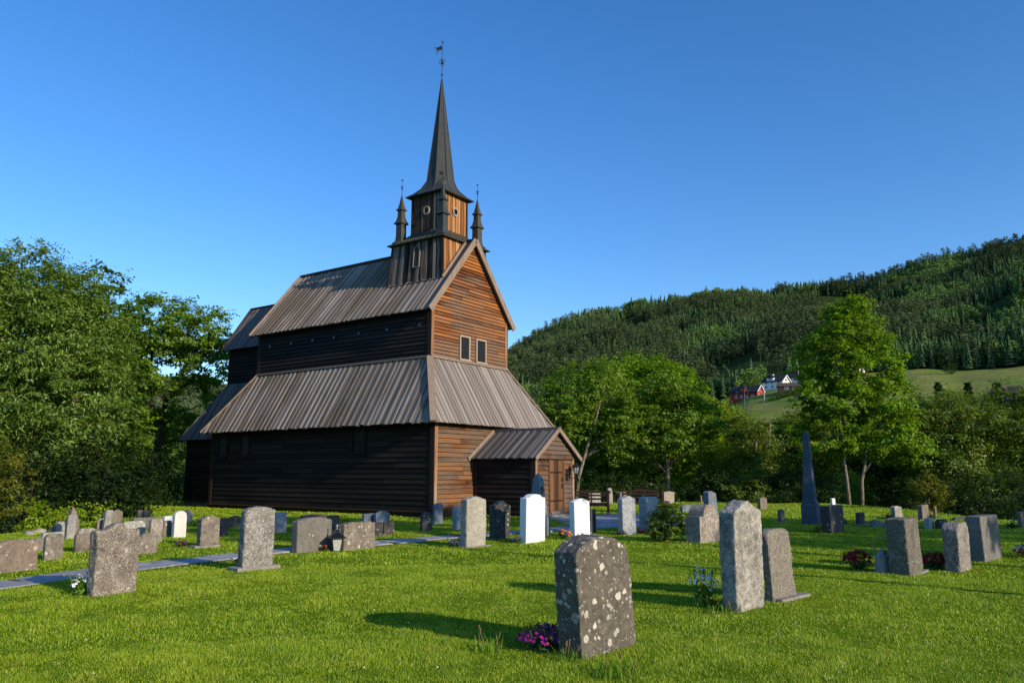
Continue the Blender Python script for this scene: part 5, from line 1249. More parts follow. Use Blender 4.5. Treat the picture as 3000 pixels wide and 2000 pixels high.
tree('dark_tree', 'olive tree directly behind the great obelisk', 'tree', 19.6, 53.0, auto_lobes(2.4, 0.0, 5.6, 201, 8), 280, 72, 0.75, 0.19, LM_OLIVE, M_DBARK, [[(0, 0, -1, .15), (0, 0, 3, .1), (.2, 0, 6, .04)]], 201, GT, 20)
bush('bush', 'yellowish leafy bush behind the brown square stone on the right', 18.95, 36.5, 0.85, 1.9, LM_YELLOW, 211, 70, 60, 0.10)
GU = 'undergrowth bushes along the far lawn edge'
k = 0
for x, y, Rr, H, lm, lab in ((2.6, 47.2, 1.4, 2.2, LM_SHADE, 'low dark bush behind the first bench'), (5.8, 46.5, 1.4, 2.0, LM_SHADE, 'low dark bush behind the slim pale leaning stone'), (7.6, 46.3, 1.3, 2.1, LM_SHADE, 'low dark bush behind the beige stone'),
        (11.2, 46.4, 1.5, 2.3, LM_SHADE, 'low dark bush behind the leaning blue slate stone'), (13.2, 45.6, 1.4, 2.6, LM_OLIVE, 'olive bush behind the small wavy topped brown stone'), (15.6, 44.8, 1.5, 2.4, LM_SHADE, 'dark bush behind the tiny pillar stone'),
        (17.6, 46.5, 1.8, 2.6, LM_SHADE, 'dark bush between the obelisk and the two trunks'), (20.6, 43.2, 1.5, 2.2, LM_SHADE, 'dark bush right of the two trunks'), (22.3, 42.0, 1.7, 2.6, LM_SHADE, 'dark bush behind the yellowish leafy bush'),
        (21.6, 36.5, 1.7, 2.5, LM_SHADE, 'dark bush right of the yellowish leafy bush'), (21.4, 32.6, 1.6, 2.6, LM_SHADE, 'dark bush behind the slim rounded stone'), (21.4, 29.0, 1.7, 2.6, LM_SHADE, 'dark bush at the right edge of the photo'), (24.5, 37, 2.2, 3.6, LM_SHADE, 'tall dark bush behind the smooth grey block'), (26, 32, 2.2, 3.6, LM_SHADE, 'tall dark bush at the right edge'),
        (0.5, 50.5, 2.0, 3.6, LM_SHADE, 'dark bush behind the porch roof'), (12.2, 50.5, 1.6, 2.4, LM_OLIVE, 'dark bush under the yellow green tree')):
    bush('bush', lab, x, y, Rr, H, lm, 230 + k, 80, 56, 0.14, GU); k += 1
# valley trees behind the lawn: a few kinds, copied
GV = 'trees in the valley behind the churchyard'
protos = []
for s, lm in ((301, LM_OLIVE), (302, LM_DARK), (303, LM_ASH)):
    protos.append(tree('valley_tree', 'loose leafy tree in the valley behind the churchyard', 'tree', 0, 60, auto_lobes(3.0, 0.3, 9.0, s, 8), 240, 60, 0.85, 0.25, lm, M_DBARK, [[(0, 0, -1.5, .2), (0, 0, 4, .13), (.2, 0, 7, .05)]], s, GV, 14, lift=False))
spots = [(20, 74, 1.0), (28, 78, 1.05), (13, 84, 1.1), (36, 76, .9), (24, 92, 1.2), (34, 96, 1.2), (44, 92, 1.1), (52, 100, 1.2), (30, 62, .85), (36, 60, .8), (40, 66, 1.0), (46, 76, 1.0), (6, 88, 1.0), (-1, 92, 1.1), (50, 84, 1.0), (58, 112, 1.3), (42, 118, 1.3), (30, 120, 1.35), (20, 112, 1.25), (34, 50, .85), (32, 55, .9), (66, 104, 1.2), (-30, 62, 1.0), (-38, 66, 1.2), (-24, 66, .9), (-44, 60, 1.1), (-33, 50, 1.0)]
for i, (x, y, s) in enumerate(spots):
    o = protos[i % 3] if i < 3 else copy_tree(protos[i % 3])
    z = float(hz(x, y)); q_ = x / y; cap = (1.6 + math.hypot(x, y) * (0.086 if q_ > .5 else 0.066 if q_ > .2 else .09) - z) / 9.3
    s = min(s * 1.6, cap)
    o.location = (x, y, z); o.rotation_euler = (0, 0, i * 1.7); o.scale = (s, s, s)

# off to the right: the garden trees whose long shadows cross the lawn
GS = 'tall garden trees on the right hand side'
so = None
for i, (cx, cy, Hc, fs) in enumerate(((-8.3, 23.5, 8.0, .85), (-5.6, 26.2, 8.4, 1), (0.8, 26.8, 8.4, 1), (6.3, 20.3, 8.0, .95), (8.9, 23.0, 8.2, 1), (13.3, 24.2, 8.4, 1.05), (6.9, 27.6, 8.8, 1.0))):
    x, y = cx + Hc / math.tan(SUN_EL) * 0.765, cy - Hc / math.tan(SUN_EL) * 0.644
    if so is None:
        o = so = tree('garden_tree', 'small crowned tall tree', 'tree', x, y, auto_lobes(2.1, 6.7, 10.1, 401, 7), 150, 55, 0.62, 0.22, LM_DARK, M_BARK, [[(0, 0, -.3, .13), (0.1, 0, 4, .10), (0, 0, 8.4, .05)]], 401, GS, 20, lift=False)
    else:
        o = copy_tree(so)
    s = Hc / 8.4; o.location = (x, y, float(hz(x, y))); o.scale = (s * fs, s * fs, s); o.rotation_euler = (0, 0, i * 2.1)

# --- box bush in the lawn and flowers
tree('box_bush', 'round dark green box bush with bright leaf tips, left of the rough humped stone', 'bush', 3.62, 18.85, [(0, 0, .45, .42, .40, .40), (-.16, 0, .33, .30, .3, .3), (.12, 0, .68, .26, .25, .2)], 130, 80, 0.13, 0.05, LM_BOX, M_DBARK, [[(0, 0, -.1, .03), (0, 0, .3, .02), (0, 0, .6, .01)]], 501, None, 12, lift=False)

PET = {}
def petal_mat(n, c):
    if n not in PET: PET[n] = plain('petals_' + n, c, 0.6, 0, 0.2, 0.3)
    return PET[n]
def flower_plant(label, x, y, Rr, H, nf, cols, size, seed, nleaf=220, leaf=0.05, lmat=None, name='flower_plant', stems=True, flatc=False):
    r = np.random.RandomState(seed); root = empty(name, (x, y, float(hz(x, y)))); tag(root, label, 'flowers')
    P = r.normal(size=(nleaf, 3)) * [Rr * .45, Rr * .45, H * .25]; P[:, 2] = np.abs(P[:, 2]) + 0.03; P[:, 2] = np.minimum(P[:, 2], H * .95)
    V, Fc = leaf_quads(P, leaf, seed); np_mesh('foliage', V, Fc, lmat or LM_ASH, root, r.rand(nleaf))
    for cn, cc in cols:
        m = MB()
        for i in range(nf // len(cols)):
            a, q = r.uniform(0, 6.28), math.sqrt(r.rand()) * Rr
            fx, fy = q * math.cos(a), q * math.sin(a); fz = H * (1 - 0.45 * (q / Rr) ** 2) * r.uniform(.75, 1.08)
            tilt = Vector((fx * 1.2 + r.normal() * .12 + 0.05, fy * 1.2 + r.normal() * .12 - 0.1, 0.22)).normalized()
            u = tilt.cross(Vector((0.3, .2, 1))).normalized(); v2 = tilt.cross(u)
            c = Vector((fx, fy, fz)); npet = 6
            for p in range(npet):
                b0 = 2 * math.pi * p / npet; d = u * math.cos(b0) + v2 * math.sin(b0); e = u * math.cos(b0 + .52) + v2 * math.sin(b0 + .52); f_ = u * math.cos(b0 - .52) + v2 * math.sin(b0 - .52)
                s_ = size * r.uniform(.8, 1.1)
                m.face([c, c + f_ * s_ * .62 + tilt * s_ * .1, c + d * s_ - tilt * s_ * .05, c + e * s_ * .62 + tilt * s_ * .1])
        m.build('blossoms', petal_mat(cn, cc), root)
    if stems:
        m = MB()
        for i in range(max(8, nf // 3)):
            a, q = r.uniform(0, 6.28), math.sqrt(r.rand()) * Rr
            m.tube([(q * .3 * math.cos(a), q * .3 * math.sin(a), 0), (q * .8 * math.cos(a), q * .8 * math.sin(a), H * .6), (q * math.cos(a), q * math.sin(a), H * .95)], 0.0035, 4)
        m.build('stems', LM_ASH, root)
    return root
WH, PU_, RD, OR, VI, PK = ('white', (0.8, 0.8, 0.76)), ('purple', (0.19, 0.010, 0.15)), ('red', (0.26, 0.006, 0.012)), ('orange', (0.7, 0.2, 0.02)), ('violet', (0.07, 0.045, 0.22)), ('pink', (0.30, 0.02, 0.17))
flower_plant('mound of purple magenta flowers at the foot of the white spotted stone', 0.30, 7.72, 0.26, 0.22, 230, [PU_, PK], 0.019, 601, 500, 0.04, LM_SHADE)
flower_plant('white daisies growing at the left foot of the tall peaked stone', 2.34, 10.0, 0.20, 0.46, 60, [WH], 0.026, 602, 300, 0.05)
flower_plant('white daisies at the left foot of the broad rough grey stone', -5.66, 10.75, 0.18, 0.27, 30, [WH], 0.026, 603, 160, 0.05)
flower_plant('few red blooms peeping out left of the tall sparkling stone', -4.62, 13.62, 0.10, 0.16, 10, [RD], 0.04, 604, 40, 0.05)
flower_plant('dark violet pansies left of the buff stone with orange blotches', -1.25, 17.95, 0.15, 0.17, 26, [VI], 0.035, 605, 160, 0.05, LM_SHADE)
flower_plant('dark violet pansies left of the brightest white stone', 0.12, 18.8, 0.13, 0.17, 22, [VI], 0.034, 606, 140, 0.05, LM_SHADE)
flower_plant('orange and violet pansies between the two white stones', 1.30, 19.85, 0.18, 0.24, 60, [OR, VI, OR], 0.038, 607, 220, 0.05, LM_DARK)
flower_plant('red begonias behind the tall grey cylindrical lantern', 5.86, 13.75, 0.25, 0.30, 100, [RD], 0.04, 608, 180, 0.06, LM_SHADE)
flower_plant('red begonias between the thick leaning pillar and the slim rounded stone', 7.30, 14.05, 0.27, 0.26, 70, [RD], 0.042, 609, 240, 0.07, LM_SHADE)
flower_plant('violet and white flowers at the right edge beyond the smooth grey block', 9.95, 15.6, 0.26, 0.26, 60, [VI, WH, RD], 0.035, 610, 220, 0.06, LM_DARK)
flower_plant('dark leafy plant left of the dark leaning square stone', 8.25, 21.6, 0.14, 0.26, 6, [RD], 0.03, 611, 200, 0.06, LM_SHADE)
flower_plant('violet flowers at the left foot of the beige stone by the trees', 7.9, 41.6, 0.30, 0.20, 50, [PU_], 0.05, 612, 120, 0.08, LM_SHADE)
flower_plant('small dark plant between the speckled and the blue grey stone', 3.50, 21.6, 0.18, 0.14, 24, [PK], 0.03, 613, 120, 0.05, LM_SHADE)
flower_plant('small violet plant left of the speckled stone', 2.85, 21.0, 0.15, 0.13, 18, [VI], 0.03, 614, 120, 0.05, LM_SHADE)
flower_plant('red flowers beside the black roofed lantern', -3.90, 16.9, 0.09, 0.14, 12, [RD], 0.035, 615, 40, 0.05, LM_SHADE)
flower_plant('dark potted flowers left of the brown blotched arched stone', -7.25, 17.75, 0.15, 0.14, 20, [VI, RD], 0.03, 616, 120, 0.05, LM_SHADE)
flower_plant('dark leafy plant before the slanted pale stone on the right', 13.6, 28.9, 0.22, 0.25, 6, [RD], 0.03, 617, 160, 0.08, LM_SHADE)
flower_plant('dark leafy plant left of the brown square stone on the right', 14.55, 27.9, 0.25, 0.25, 6, [RD], 0.03, 618, 160, 0.08, LM_SHADE)
flower_plant('dark leafy plant near the right edge beside the cut off brown stone', 14.7, 23.6, 0.25, 0.28, 6, [WH], 0.03, 619, 180, 0.08, LM_SHADE)

# tall weeds round the foot of the nearest stone
def weeds(label, x, y, Rr, H, n, seed):
    r = np.random.RandomState(seed); root = empty('weed_clump', (x, y, float(hz(x, y)))); tag(root, label, 'weeds', 'tall weeds by the nearest stone')
    V = []; Fc = []; T = []; 
    for i in range(n):
        a, q = r.uniform(0, 6.28), math.sqrt(r.rand()) * Rr; bx, by = q * math.cos(a), q * math.sin(a)
        h = H * r.uniform(.35, 1); w_ = r.uniform(.0025, .007); la = r.uniform(0, 6.28); ln = h * r.uniform(.1, .7); ww = np.array([math.cos(la + 1.57), math.sin(la + 1.57), 0]) * w_
        p0 = np.array([bx, by, 0]); p1 = p0 + [math.cos(la) * ln * .35, math.sin(la) * ln * .35, h * .6]; p2 = p0 + [math.cos(la) * ln, math.sin(la) * ln, h]
        b = len(V); V += [p0 - ww * .6, p0 + ww * .6, p1 + ww, p1 - ww, p2 + ww * .1, p2 - ww * .1]; Fc += [(b, b + 1, b + 2, b + 3), (b + 3, b + 2, b + 4, b + 5)]; t_ = r.rand(); T += [t_, t_]
    np_mesh('leaves', np.array(V), np.array(Fc), M_GRASSL, root, T)
    m = MB()
    for i in range(3):
        a, q = r.uniform(0, 6.28), Rr * r.rand(); b = (q * math.cos(a), q * math.sin(a)); h = H * r.uniform(.9, 1.35); dx, dy = r.uniform(-.06, .06, 2)
        m.tube([(b[0], b[1], 0), (b[0] + dx * .5, b[1] + dy * .5, h * .6), (b[0] + dx, b[1] + dy, h)], 0.0025, 4)
        for j in range(14):
            t_ = .72 + .28 * j / 14; m.lathe([(0.001, h * t_ - .006), (0.0055, h * t_), (0.001, h * t_ + .008)], 4, (b[0] + dx * t_ + r.uniform(-.006, .006), b[1] + dy * t_ + r.uniform(-.006, .006)))
    sh_ = m.build('seed_heads', plain('seed_head', (0.20, 0.12, 0.06), .9), root); sh_['kind'] = 'stuff'
LM_G0 = None
t = NT('weed_leaf'); c = t.ramp(t.attr(), [(0.0, (0.10, 0.22, 0.010)), (1.0, (0.26, 0.38, 0.05))]); d = t.node('ShaderNodeBsdfDiffuse', Color=c); tr = t.node('ShaderNodeBsdfTranslucent', Color=c)
ms = t.node('ShaderNodeMixShader', Fac=0.35); t.l.new(d.outputs[0], ms.inputs[1]); t.l.new(tr.outputs[0], ms.inputs[2]); t.l.new(ms.outputs[0], t.out.inputs['Surface']); M_GRASSL = t.m
weeds('tuft of tall seeding weeds left of the purple flower mound', -0.22, 7.55, 0.14, 0.17, 60, 701)
weeds('tuft of tall seeding weeds at the near left corner of the white spotted stone', 0.52, 7.25, 0.13, 0.14, 60, 702)
weeds('broad leaved weed tuft in front of the white spotted stone', 0.86, 6.75, 0.22, 0.13, 130, 703)
weeds('long grass tuft at the foot of the tall peaked stone', 2.5, 9.55, 0.25, 0.12, 90, 704)
# ------------------------------------------------------------------ forest on the hill
def tri_tree(kind, seed):
    r = np.random.RandomState(seed); V = []; Fc = []
    def tri(a, b, c): n = len(V); V.extend([a, b, c]); Fc.append((n, n + 1, n + 2))
    if kind == 'spruce':
        T = 9
        for j in range(T):
            z = 0.10 + 0.84 * j / T; rad = 0.17 * (1 - j / T) ** 0.85 + 0.012
            for k in range(7):
                a = 2 * math.pi * (k + r.rand() * .8) / 7; q = rad * r.uniform(.7, 1.15); w = .38
                tri((0, 0, z + .15), (q * math.cos(a - w), q * math.sin(a - w), z - r.uniform(0, .03)), (q * math.cos(a + w) * 1.02, q * math.sin(a + w) * 1.02, z - r.uniform(0, .03)))
    elif kind == 'pine':
        for k in range(4):
            a = k * 1.57; tri((.012 * math.cos(a), .012 * math.sin(a), 0), (.012 * math.cos(a + 1.57), .012 * math.sin(a + 1.57), 0), (0, 0, .9))
        for j in range(170):
            z = r.uniform(.38, 1.0); rad = .16 * math.sin(math.pi * min(1, (1.02 - z) / .62 * .62 + .05)) ** .8; a = r.uniform(0, 6.28); q = rad * math.sqrt(r.rand())
            c = np.array([q * math.cos(a), q * math.sin(a), z]); d = r.normal(size=(3, 3)) * [.030, .030, .018]
            tri(*(tuple(c + e) for e in d))
    else:
        for j in range(190):
            d = r.normal(size=3); d /= np.linalg.norm(d); k = r.uniform(.6, 1); c = np.array([d[0] * .24 * k, d[1] * .24 * k, .55 + d[2] * .44 * k]); e = r.normal(size=(3, 3)) * [.042, .042, .035]
            tri(*(tuple(c + q) for q in e))
    return np.array(V), np.array(Fc)

def plant_forest(name, kinds, pts, hts, mat, seed):
    r = np.random.RandomState(seed); tm = [tri_tree(k, 900 + i) for i, k in enumerate(kinds)]
    VV = []; FF = []; TT = []; off = 0
    which = r.randint(0, len(tm), len(pts))
    for w_, (tv, tf) in enumerate(tm):
        P = pts[which == w_]; H = hts[which == w_]
        if len(P) == 0: continue
        a = r.uniform(0, 6.28, len(P)); ca, sa = np.cos(a)[:, None], np.sin(a)[:, None]; fat = r.uniform(.8, 1.3, len(P))[:, None]
        x = (tv[:, 0] * ca - tv[:, 1] * sa) * H[:, None] * fat + P[:, 0:1]; y = (tv[:, 0] * sa + tv[:, 1] * ca) * H[:, None] * fat + P[:, 1:2]
        z = tv[:, 2] * H[:, None] + P[:, 2:3] - 0.3
        VV.append(np.stack([x, y, z], -1).reshape(-1, 3))
        FF.append((tf[None] + (np.arange(len(P)) * len(tv))[:, None, None] + off).reshape(-1, 3)); off += len(P) * len(tv)
        TT.append((np.repeat(r.rand(len(P)), len(tf)) * .7 + r.rand(len(P) * len(tf)) * .3))
    o = np_mesh(name, np.concatenate(VV), np.concatenate(FF), mat, None, np.concatenate(TT))
    tag(o, kind='stuff'); return o

def forestmat(name, c0, c1, trunk=None):
    t = NT(name); c = t.ramp(t.math('ADD', t.math('MULTIPLY', t.attr(), .7), t.math('MULTIPLY_ADD', t.noise(t.coord(), 0.011, 5, .6), 1.5, -.45)), [(0.25, c0), (0.9, c1)])  # broad noise varies the tone and paints in hazy light and shade
    t.base(c); t.p.inputs['Roughness'].default_value = 1; t.p.inputs['Specular IOR Level'].default_value = 0; return t.m
r = np.random.RandomState(77)
az = r.uniform(-0.12, 0.70, 60000); rad = np.sqrt(r.uniform(330 ** 2, 890 ** 2, 60000))
keep = r.rand(60000) < 0.52
az, rad = az[keep], rad[keep]
X, Y = rad * np.sin(az), rad * np.cos(az)
den = vnoise(X / 60, Y / 60, 21) + 0.5 * vnoise(X / 22, Y / 22, 22)
lim = 405 + 22 * vnoise(X / 30, Y / 30, 23) - np.where(az < 0.2, 60, 0)
field2 = (az > 0.30) & (az < 0.385) & (rad < 470)
ok = (rad > lim) & (den > -0.33) & ~(field2 & (r.rand(len(az)) < .9))
X, Y, rad, az, den = X[ok], Y[ok], rad[ok], az[ok], den[ok]
P = np.stack([X, Y, hz(X, Y)], 1)
mixn = vnoise(X / 75, Y / 75, 31) + .4 * vnoise(X / 25, Y / 25, 32) + r.normal(size=len(X)) * .12
Ht = r.uniform(7.0, 13.5, len(X)) * np.interp(rad, [420, 850], [1.12, .9]) * (1 + .25 * den)
Ht = Ht * np.where((rad > 780) & (vnoise(X / 26, Y / 26, 35) > .05), 1.45, 1.0)
is_b = mixn > 0.22; is_p = (mixn < -0.04) & ~is_b; is_s = ~(is_b | is_p)
FM_S = forestmat('spruce_wood', (0.032, 0.068, 0.028), (0.105, 0.17, 0.058)); FM_P = forestmat('pine_wood', (0.040, 0.066, 0.030), (0.12, 0.16, 0.065)); FM_B = forestmat('birch_wood', (0.07, 0.14, 0.032), (0.165, 0.27, 0.06))  # extra blue in these tones stands in for distance haze
plant_forest('spruce_forest', ['spruce'] * 4, P[is_s], Ht[is_s], FM_S, 1)
plant_forest('pine_forest', ['pine'] * 4, P[is_p], Ht[is_p] * 1.1, FM_P, 2)
plant_forest('birch_forest', ['birch'] * 3, P[is_b], Ht[is_b] * .8, FM_B, 3)
# the wooded slope seen through the left trees
az = r.uniform(-1.1, -0.12, 10000); rad = np.sqrt(r.uniform(330 ** 2, 890 ** 2, 10000)); X, Y = rad * np.sin(az), rad * np.cos(az)
P = np.stack([X, Y, hz(X, Y)], 1)
plant_forest('forest', ['spruce', 'pine', 'birch'], P, r.uniform(8, 14, len(X)), FM_P, 4)

# single spruces, field bushes and the cypress that stand out
def spruce(x, y, H, label, seed, name='spruce_tree', slim=1.0):
    root = empty(name, (x, y, float(hz(x, y)))); tag(root, label, 'tree', 'single conifers')
    rr = np.random.RandomState(seed); P = []
    n = 2600; z = rr.rand(n) ** 1.15; q = (1 - z) * 0.19 * H * slim * np.sqrt(rr.uniform(.25, 1, n)) * (0.8 + .35 * np.sin(z * 60)); a = rr.uniform(0, 6.28, n)
    P = np.stack([q * np.cos(a), q * np.sin(a), (0.05 + z * .95) * H - q * .25], 1)
    V, Fc = leaf_quads(P, 0.045 * H, seed, up=1.0, aspect=.3, outward=np.stack([np.cos(a), np.sin(a), 0 * a], 1)); np_mesh('crown', V, Fc, LM_SPRUCE, root, rr.rand(n))
    m = MB(); m.tube([(0, 0, -.5), (0, 0, H * .9)], [H * .018, H * .004], 7); m.build('trunk', M_DBARK, root)
for i, (px, y, H, l) in enumerate(((0.545, 72, 9.5, 'dark slim spruce behind the right trees, leftmost of three'), (0.583, 71, 9.9, 'dark slim spruce behind the right trees, middle and tallest of three'), (0.62, 73, 9.0, 'dark slim spruce behind the right trees, rightmost of three'))):
    x = px * y; H = 1.6 + 0.113 * y - float(hz(x, y)); spruce(x, y, H, l, 800 + i)
def field_bush(x, y, Rr, H, label, seed, lm=LM_SHADE):
    root = empty('field_bush', (x, y, float(hz(x, y)))); tag(root, label, 'bush')
    P, tint, C, ow = crown_points([(0, 0, H * .52, Rr, Rr, H * .52)], 60, 14, Rr * .4, seed); V, Fc = leaf_quads(P, Rr * .22, seed); np_mesh('crown', V, Fc, lm, root, tint)
    m = MB(); m.tube([(0, 0, -.4), (0, 0, H * .6)], [Rr * .08, Rr * .03], 6); m.build('trunk', M_DBARK, root)
field_bush(82.9, 309, 2.4, 5.4, 'rounded dark bush on the slope below the red barn', 820)
field_bush(186.3, 331, 2.3, 4.2, 'single round bush on the upper right field', 821)
field_bush(118, 300, 2.2, 4.5, 'dark bush in the lower field below the white house', 823)
spruce(197.5, 347.8, 6.5, 'tiny column shaped conifer at the top of the right field', 822, 'cypress_tree', .45)
for i, (x, y) in enumerate(((106, 322), (109, 322.5), (112, 322), (115, 321), (118, 320))):
    field_bush(x, y - 6, 2.0, 1.9, '%s hedge bush from the left in the row below the brown roofed bungalow' % ('first', 'second', 'third', 'fourth', 'fifth')[i], 830 + i, LM_DARK)

# ------------------------------------------------------------------ houses on the hillside
M_RED = plain('red_house_paint', (0.34, 0.035, 0.022), .8); M_WHITE = plain('white_house_paint', (0.75, 0.74, 0.70), .7, var=.06); M_DROOF = plain('dark_roof_tiles', (0.022, 0.024, 0.03), .8)
M_BROOF = plain('brown_roof_tiles', (0.10, 0.06, 0.045), .8); M_BROWN = plain('brown_house_paint', (0.045, 0.028, 0.02), .8); M_HW = plain('house_window_glass', (0.05, 0.06, 0.075), .15, 0, .6)
def house(label, x, y, rz, W, L, H, RH, wm, rm, wins_front, wins_side, dormer=None, trim=None, chimney=False, dz=0.0):
    z = float(hz(x, y)); root = empty('house', (x, y, z + dz), rz); tag(root, label, 'house', 'houses on the hillside')
    m = MB(); o = [(-W / 2, -3), (W / 2, -3), (W / 2, H), (0, H + RH), (-W / 2, H)]; m.plate(o, -L / 2, L / 2); m.build('wall', wm, root)
    k = RH / (W / 2); ov = .5; m = MB()
    for sx in (-1, 1):
        a = [(sx * (W / 2 + ov), -L / 2 - ov, H - ov * k), (0, -L / 2 - ov, H + RH), (0, L / 2 + ov, H + RH), (sx * (W / 2 + ov), L / 2 + ov, H - ov * k)]
        b = [(p[0], p[1], p[2] + .3) for p in a]; m.hexa(a + b)
    rf = m.build('roof', rm, root)
    if trim:
        m = MB()
        for sx in (-1, 1): m.bar((sx * (W / 2 + ov), -L / 2 - ov - .06, H - ov * k + .1), (0, -L / 2 - ov - .06, H + RH + .1), .1, .35, up=(sx * k, 0, 1))
        m.build('verge_board', trim, root)
    if chimney: m = MB(); m.box(-.35, .35, L * .1, L * .1 + .8, H + RH - .4, H + RH + 1.0); m.build('chimney', M_WHITE, rf)
    for (cx, cz, w_, h_) in wins_front:
        m = MB(); m.box(cx - w_ / 2 - .12, cx + w_ / 2 + .12, -L / 2 - .06, -L / 2 + .02, cz - h_ / 2 - .12, cz + h_ / 2 + .12); f = m.build('window', M_WHITE, root)
        m = MB(); m.box(cx - w_ / 2, cx + w_ / 2, -L / 2 - .09, -L / 2 - .061, cz - h_ / 2, cz + h_ / 2); m.build('pane', M_HW, f)
    for (cy, cz, w_, h_) in wins_side:
        m = MB(); m.box(-W / 2 - .06, -W / 2 + .02, cy - w_ / 2 - .12, cy + w_ / 2 + .12, cz - h_ / 2 - .12, cz + h_ / 2 + .12); f = m.build('window', M_WHITE, root)
        m = MB(); m.box(-W / 2 - .09, -W / 2 - .061, cy - w_ / 2, cy + w_ / 2, cz - h_ / 2, cz + h_ / 2); m.build('pane', M_HW, f)
    if dormer:
        cy, w_, dm = dormer; m = MB(); zb = H - .2; zt = H + RH * .62
        m.loft([[(-W / 2 - .1, cy - w_ / 2, zb), (0, cy - w_ / 2, zb), (0, cy + w_ / 2, zb), (-W / 2 - .1, cy + w_ / 2, zb)], [(-W / 2 - .1, cy - w_ / 2, zt), (0, cy - w_ / 2, zt), (0, cy + w_ / 2, zt), (-W / 2 - .1, cy + w_ / 2, zt)]], True, True)
        d_ = m.build('dormer', dm, root)
        m = MB(); m.loft([[(-W / 2 - .4, cy - w_ / 2 - .3, zt), (.2, cy - w_ / 2 - .3, zt), (.2, cy + w_ / 2 + .3, zt), (-W / 2 - .4, cy + w_ / 2 + .3, zt)], [(-W / 2 - .4, cy, zt + w_ * .45), (.2, cy, zt + w_ * .45), (.2, cy + .01, zt + w_ * .45), (-W / 2 - .4, cy + .01, zt + w_ * .45)]], True, True); m.build('dormer_roof', rm, d_)
        m = MB(); m.box(-W / 2 - .16, -W / 2 - .101, cy - .5, cy + .5, zb + .9, zb + 1.9); m.build('window', M_HW, d_)
    return root
house('red wooden barn house with white trimmed gable at the forest foot', 103.2, 344.0, R(48), 6.6, 12.5, 3.3, 2.7, M_RED, M_DROOF, [(-1.6, 1.6, .9, 1.2), (1.4, 1.6, .9, 1.2), (0, 4.1, .8, 1.1)], [(-4, 1.2, .8, 1), (-1.5, 1.2, .8, 1), (1, 1.2, .8, 1), (3.5, 1.2, .8, 1), (-2, 3.2, .7, .8), (3, 3.2, .7, .8)], (0.5, 2.6, M_RED), M_WHITE, dz=-1.0)
house('white two storey house with dark roof and dormer right of the red barn', 119.0, 352.0, R(46), 7.4, 9.5, 3.5, 2.5, M_WHITE, M_DROOF, [(0, 4.0, 2.0, .7)], [(-3, 1.0, .9, 1), (0, 1.0, .9, 1), (3, 1.0, .9, 1), (-3, 3.0, 1, 1), (0, 3.0, 1, 1), (3, 3.0, 1, 1)], (1.0, 3.2, M_WHITE), M_WHITE, True, dz=-.8)
house('long low brown bungalow with brown roof below the white house', 116.3, 324.5, R(75), 5.5, 11.0, 2.4, 1.3, M_BROWN, M_BROOF, [], [(-3.5, 1.5, 1.6, 1), (-1, 1.5, 2, 1), (2.5, 1.5, 1.2, 1)], None, M_WHITE, dz=-.6)
house('white house with dark roof partly hidden by the tall sunlit tree', 134.2, 362.0, R(46), 7.0, 9.0, 3.2, 3.0, M_WHITE, M_DROOF, [(0, 4.0, 1, 1)], [(-2, 2.0, .9, 1), (1.5, 2.0, .9, 1)], None, M_WHITE, dz=-.6)
house('white house glimpsed through the crown of the tall sunlit tree', 152.5, 350.0, R(46), 7.0, 9.0, 4.0, 2.6, M_WHITE, M_DROOF, [(0, 3, 1, 1)], [(-2, 2.0, .9, 1), (1.5, 2.0, .9, 1)], None, None, dz=-.5)
house('dark brown house with broad low roof at the right edge of the field', 161.5, 255.5, R(35), 7.5, 8.0, 2.6, 2.2, M_BROWN, M_BROOF, [(-1.5, 3.0, 1, .9), (1.5, 1.2, 1, 1)], [(-2, 1.4, 1, 1), (1.5, 1.4, 1, 1)], (0, 2.4, M_BROWN), None, dz=.4)
for x, y, H, l in ((102.7, 318.9, 7.0, 'slim white flagpole in front of the white house'), (124.2, 338, 8.5, 'tall white flagpole beside the half hidden white house'), (90.5, 305, 7.5, 'grey power pole on the slope below the red barn')):
    m = MB(); m.tube([(0, 0, -1), (0, 0, H)], [.11, .06], 6); m.lathe([(.02, H), (.12, H + .1), (.02, H + .2)], 6); o = m.build('flagpole' if 'flag' in l else 'power_pole', M_WHITE if 'flag' in l else M_GALV); o.location = (x, y, float(hz(x, y))); tag(o, l, 'pole')

# ------------------------------------------------------------------ grass
t = NT('grass_blades'); g = t.node('ShaderNodeNewGeometry'); pn = t.node('ShaderNodeMapping', Vector=g.outputs['Position'])
n1 = t.noise(pn.outputs[0], 0.55, 4); n2 = t.noise(pn.outputs[0], 3.2, 4, .6)
f = t.math('ADD', t.math('MULTIPLY_ADD', t.attr(), .6, -.08), t.math('ADD', t.math('MULTIPLY', n1, .45), t.math('MULTIPLY', n2, .35)))
c = t.ramp(f, [(0.26, (0.085, 0.20, 0.003)), (0.58, (0.285, 0.43, 0.007)), (0.92, (0.54, 0.58, 0.04))])
dry = t.ramp(t.noise(pn.outputs[0], 1.6, 5, .7), [(0.58, 0.0), (0.72, 0.5)]); c = t.mix(dry, c, (0.36, 0.30, 0.08))
c = t.mix(t.ramp(t.noise(pn.outputs[0], 1.9, 5, .75), [(.54, 0.0), (.70, .6)]), c, (0.055, 0.165, 0.004))
d = t.node('ShaderNodeBsdfDiffuse', Color=c); tr = t.node('ShaderNodeBsdfTranslucent', Color=t.mix(.5, c, (0.30, 0.50, 0.01)))
ms = t.node('ShaderNodeMixShader', Fac=.34); t.l.new(d.outputs[0], ms.inputs[1]); t.l.new(tr.outputs[0], ms.inputs[2])
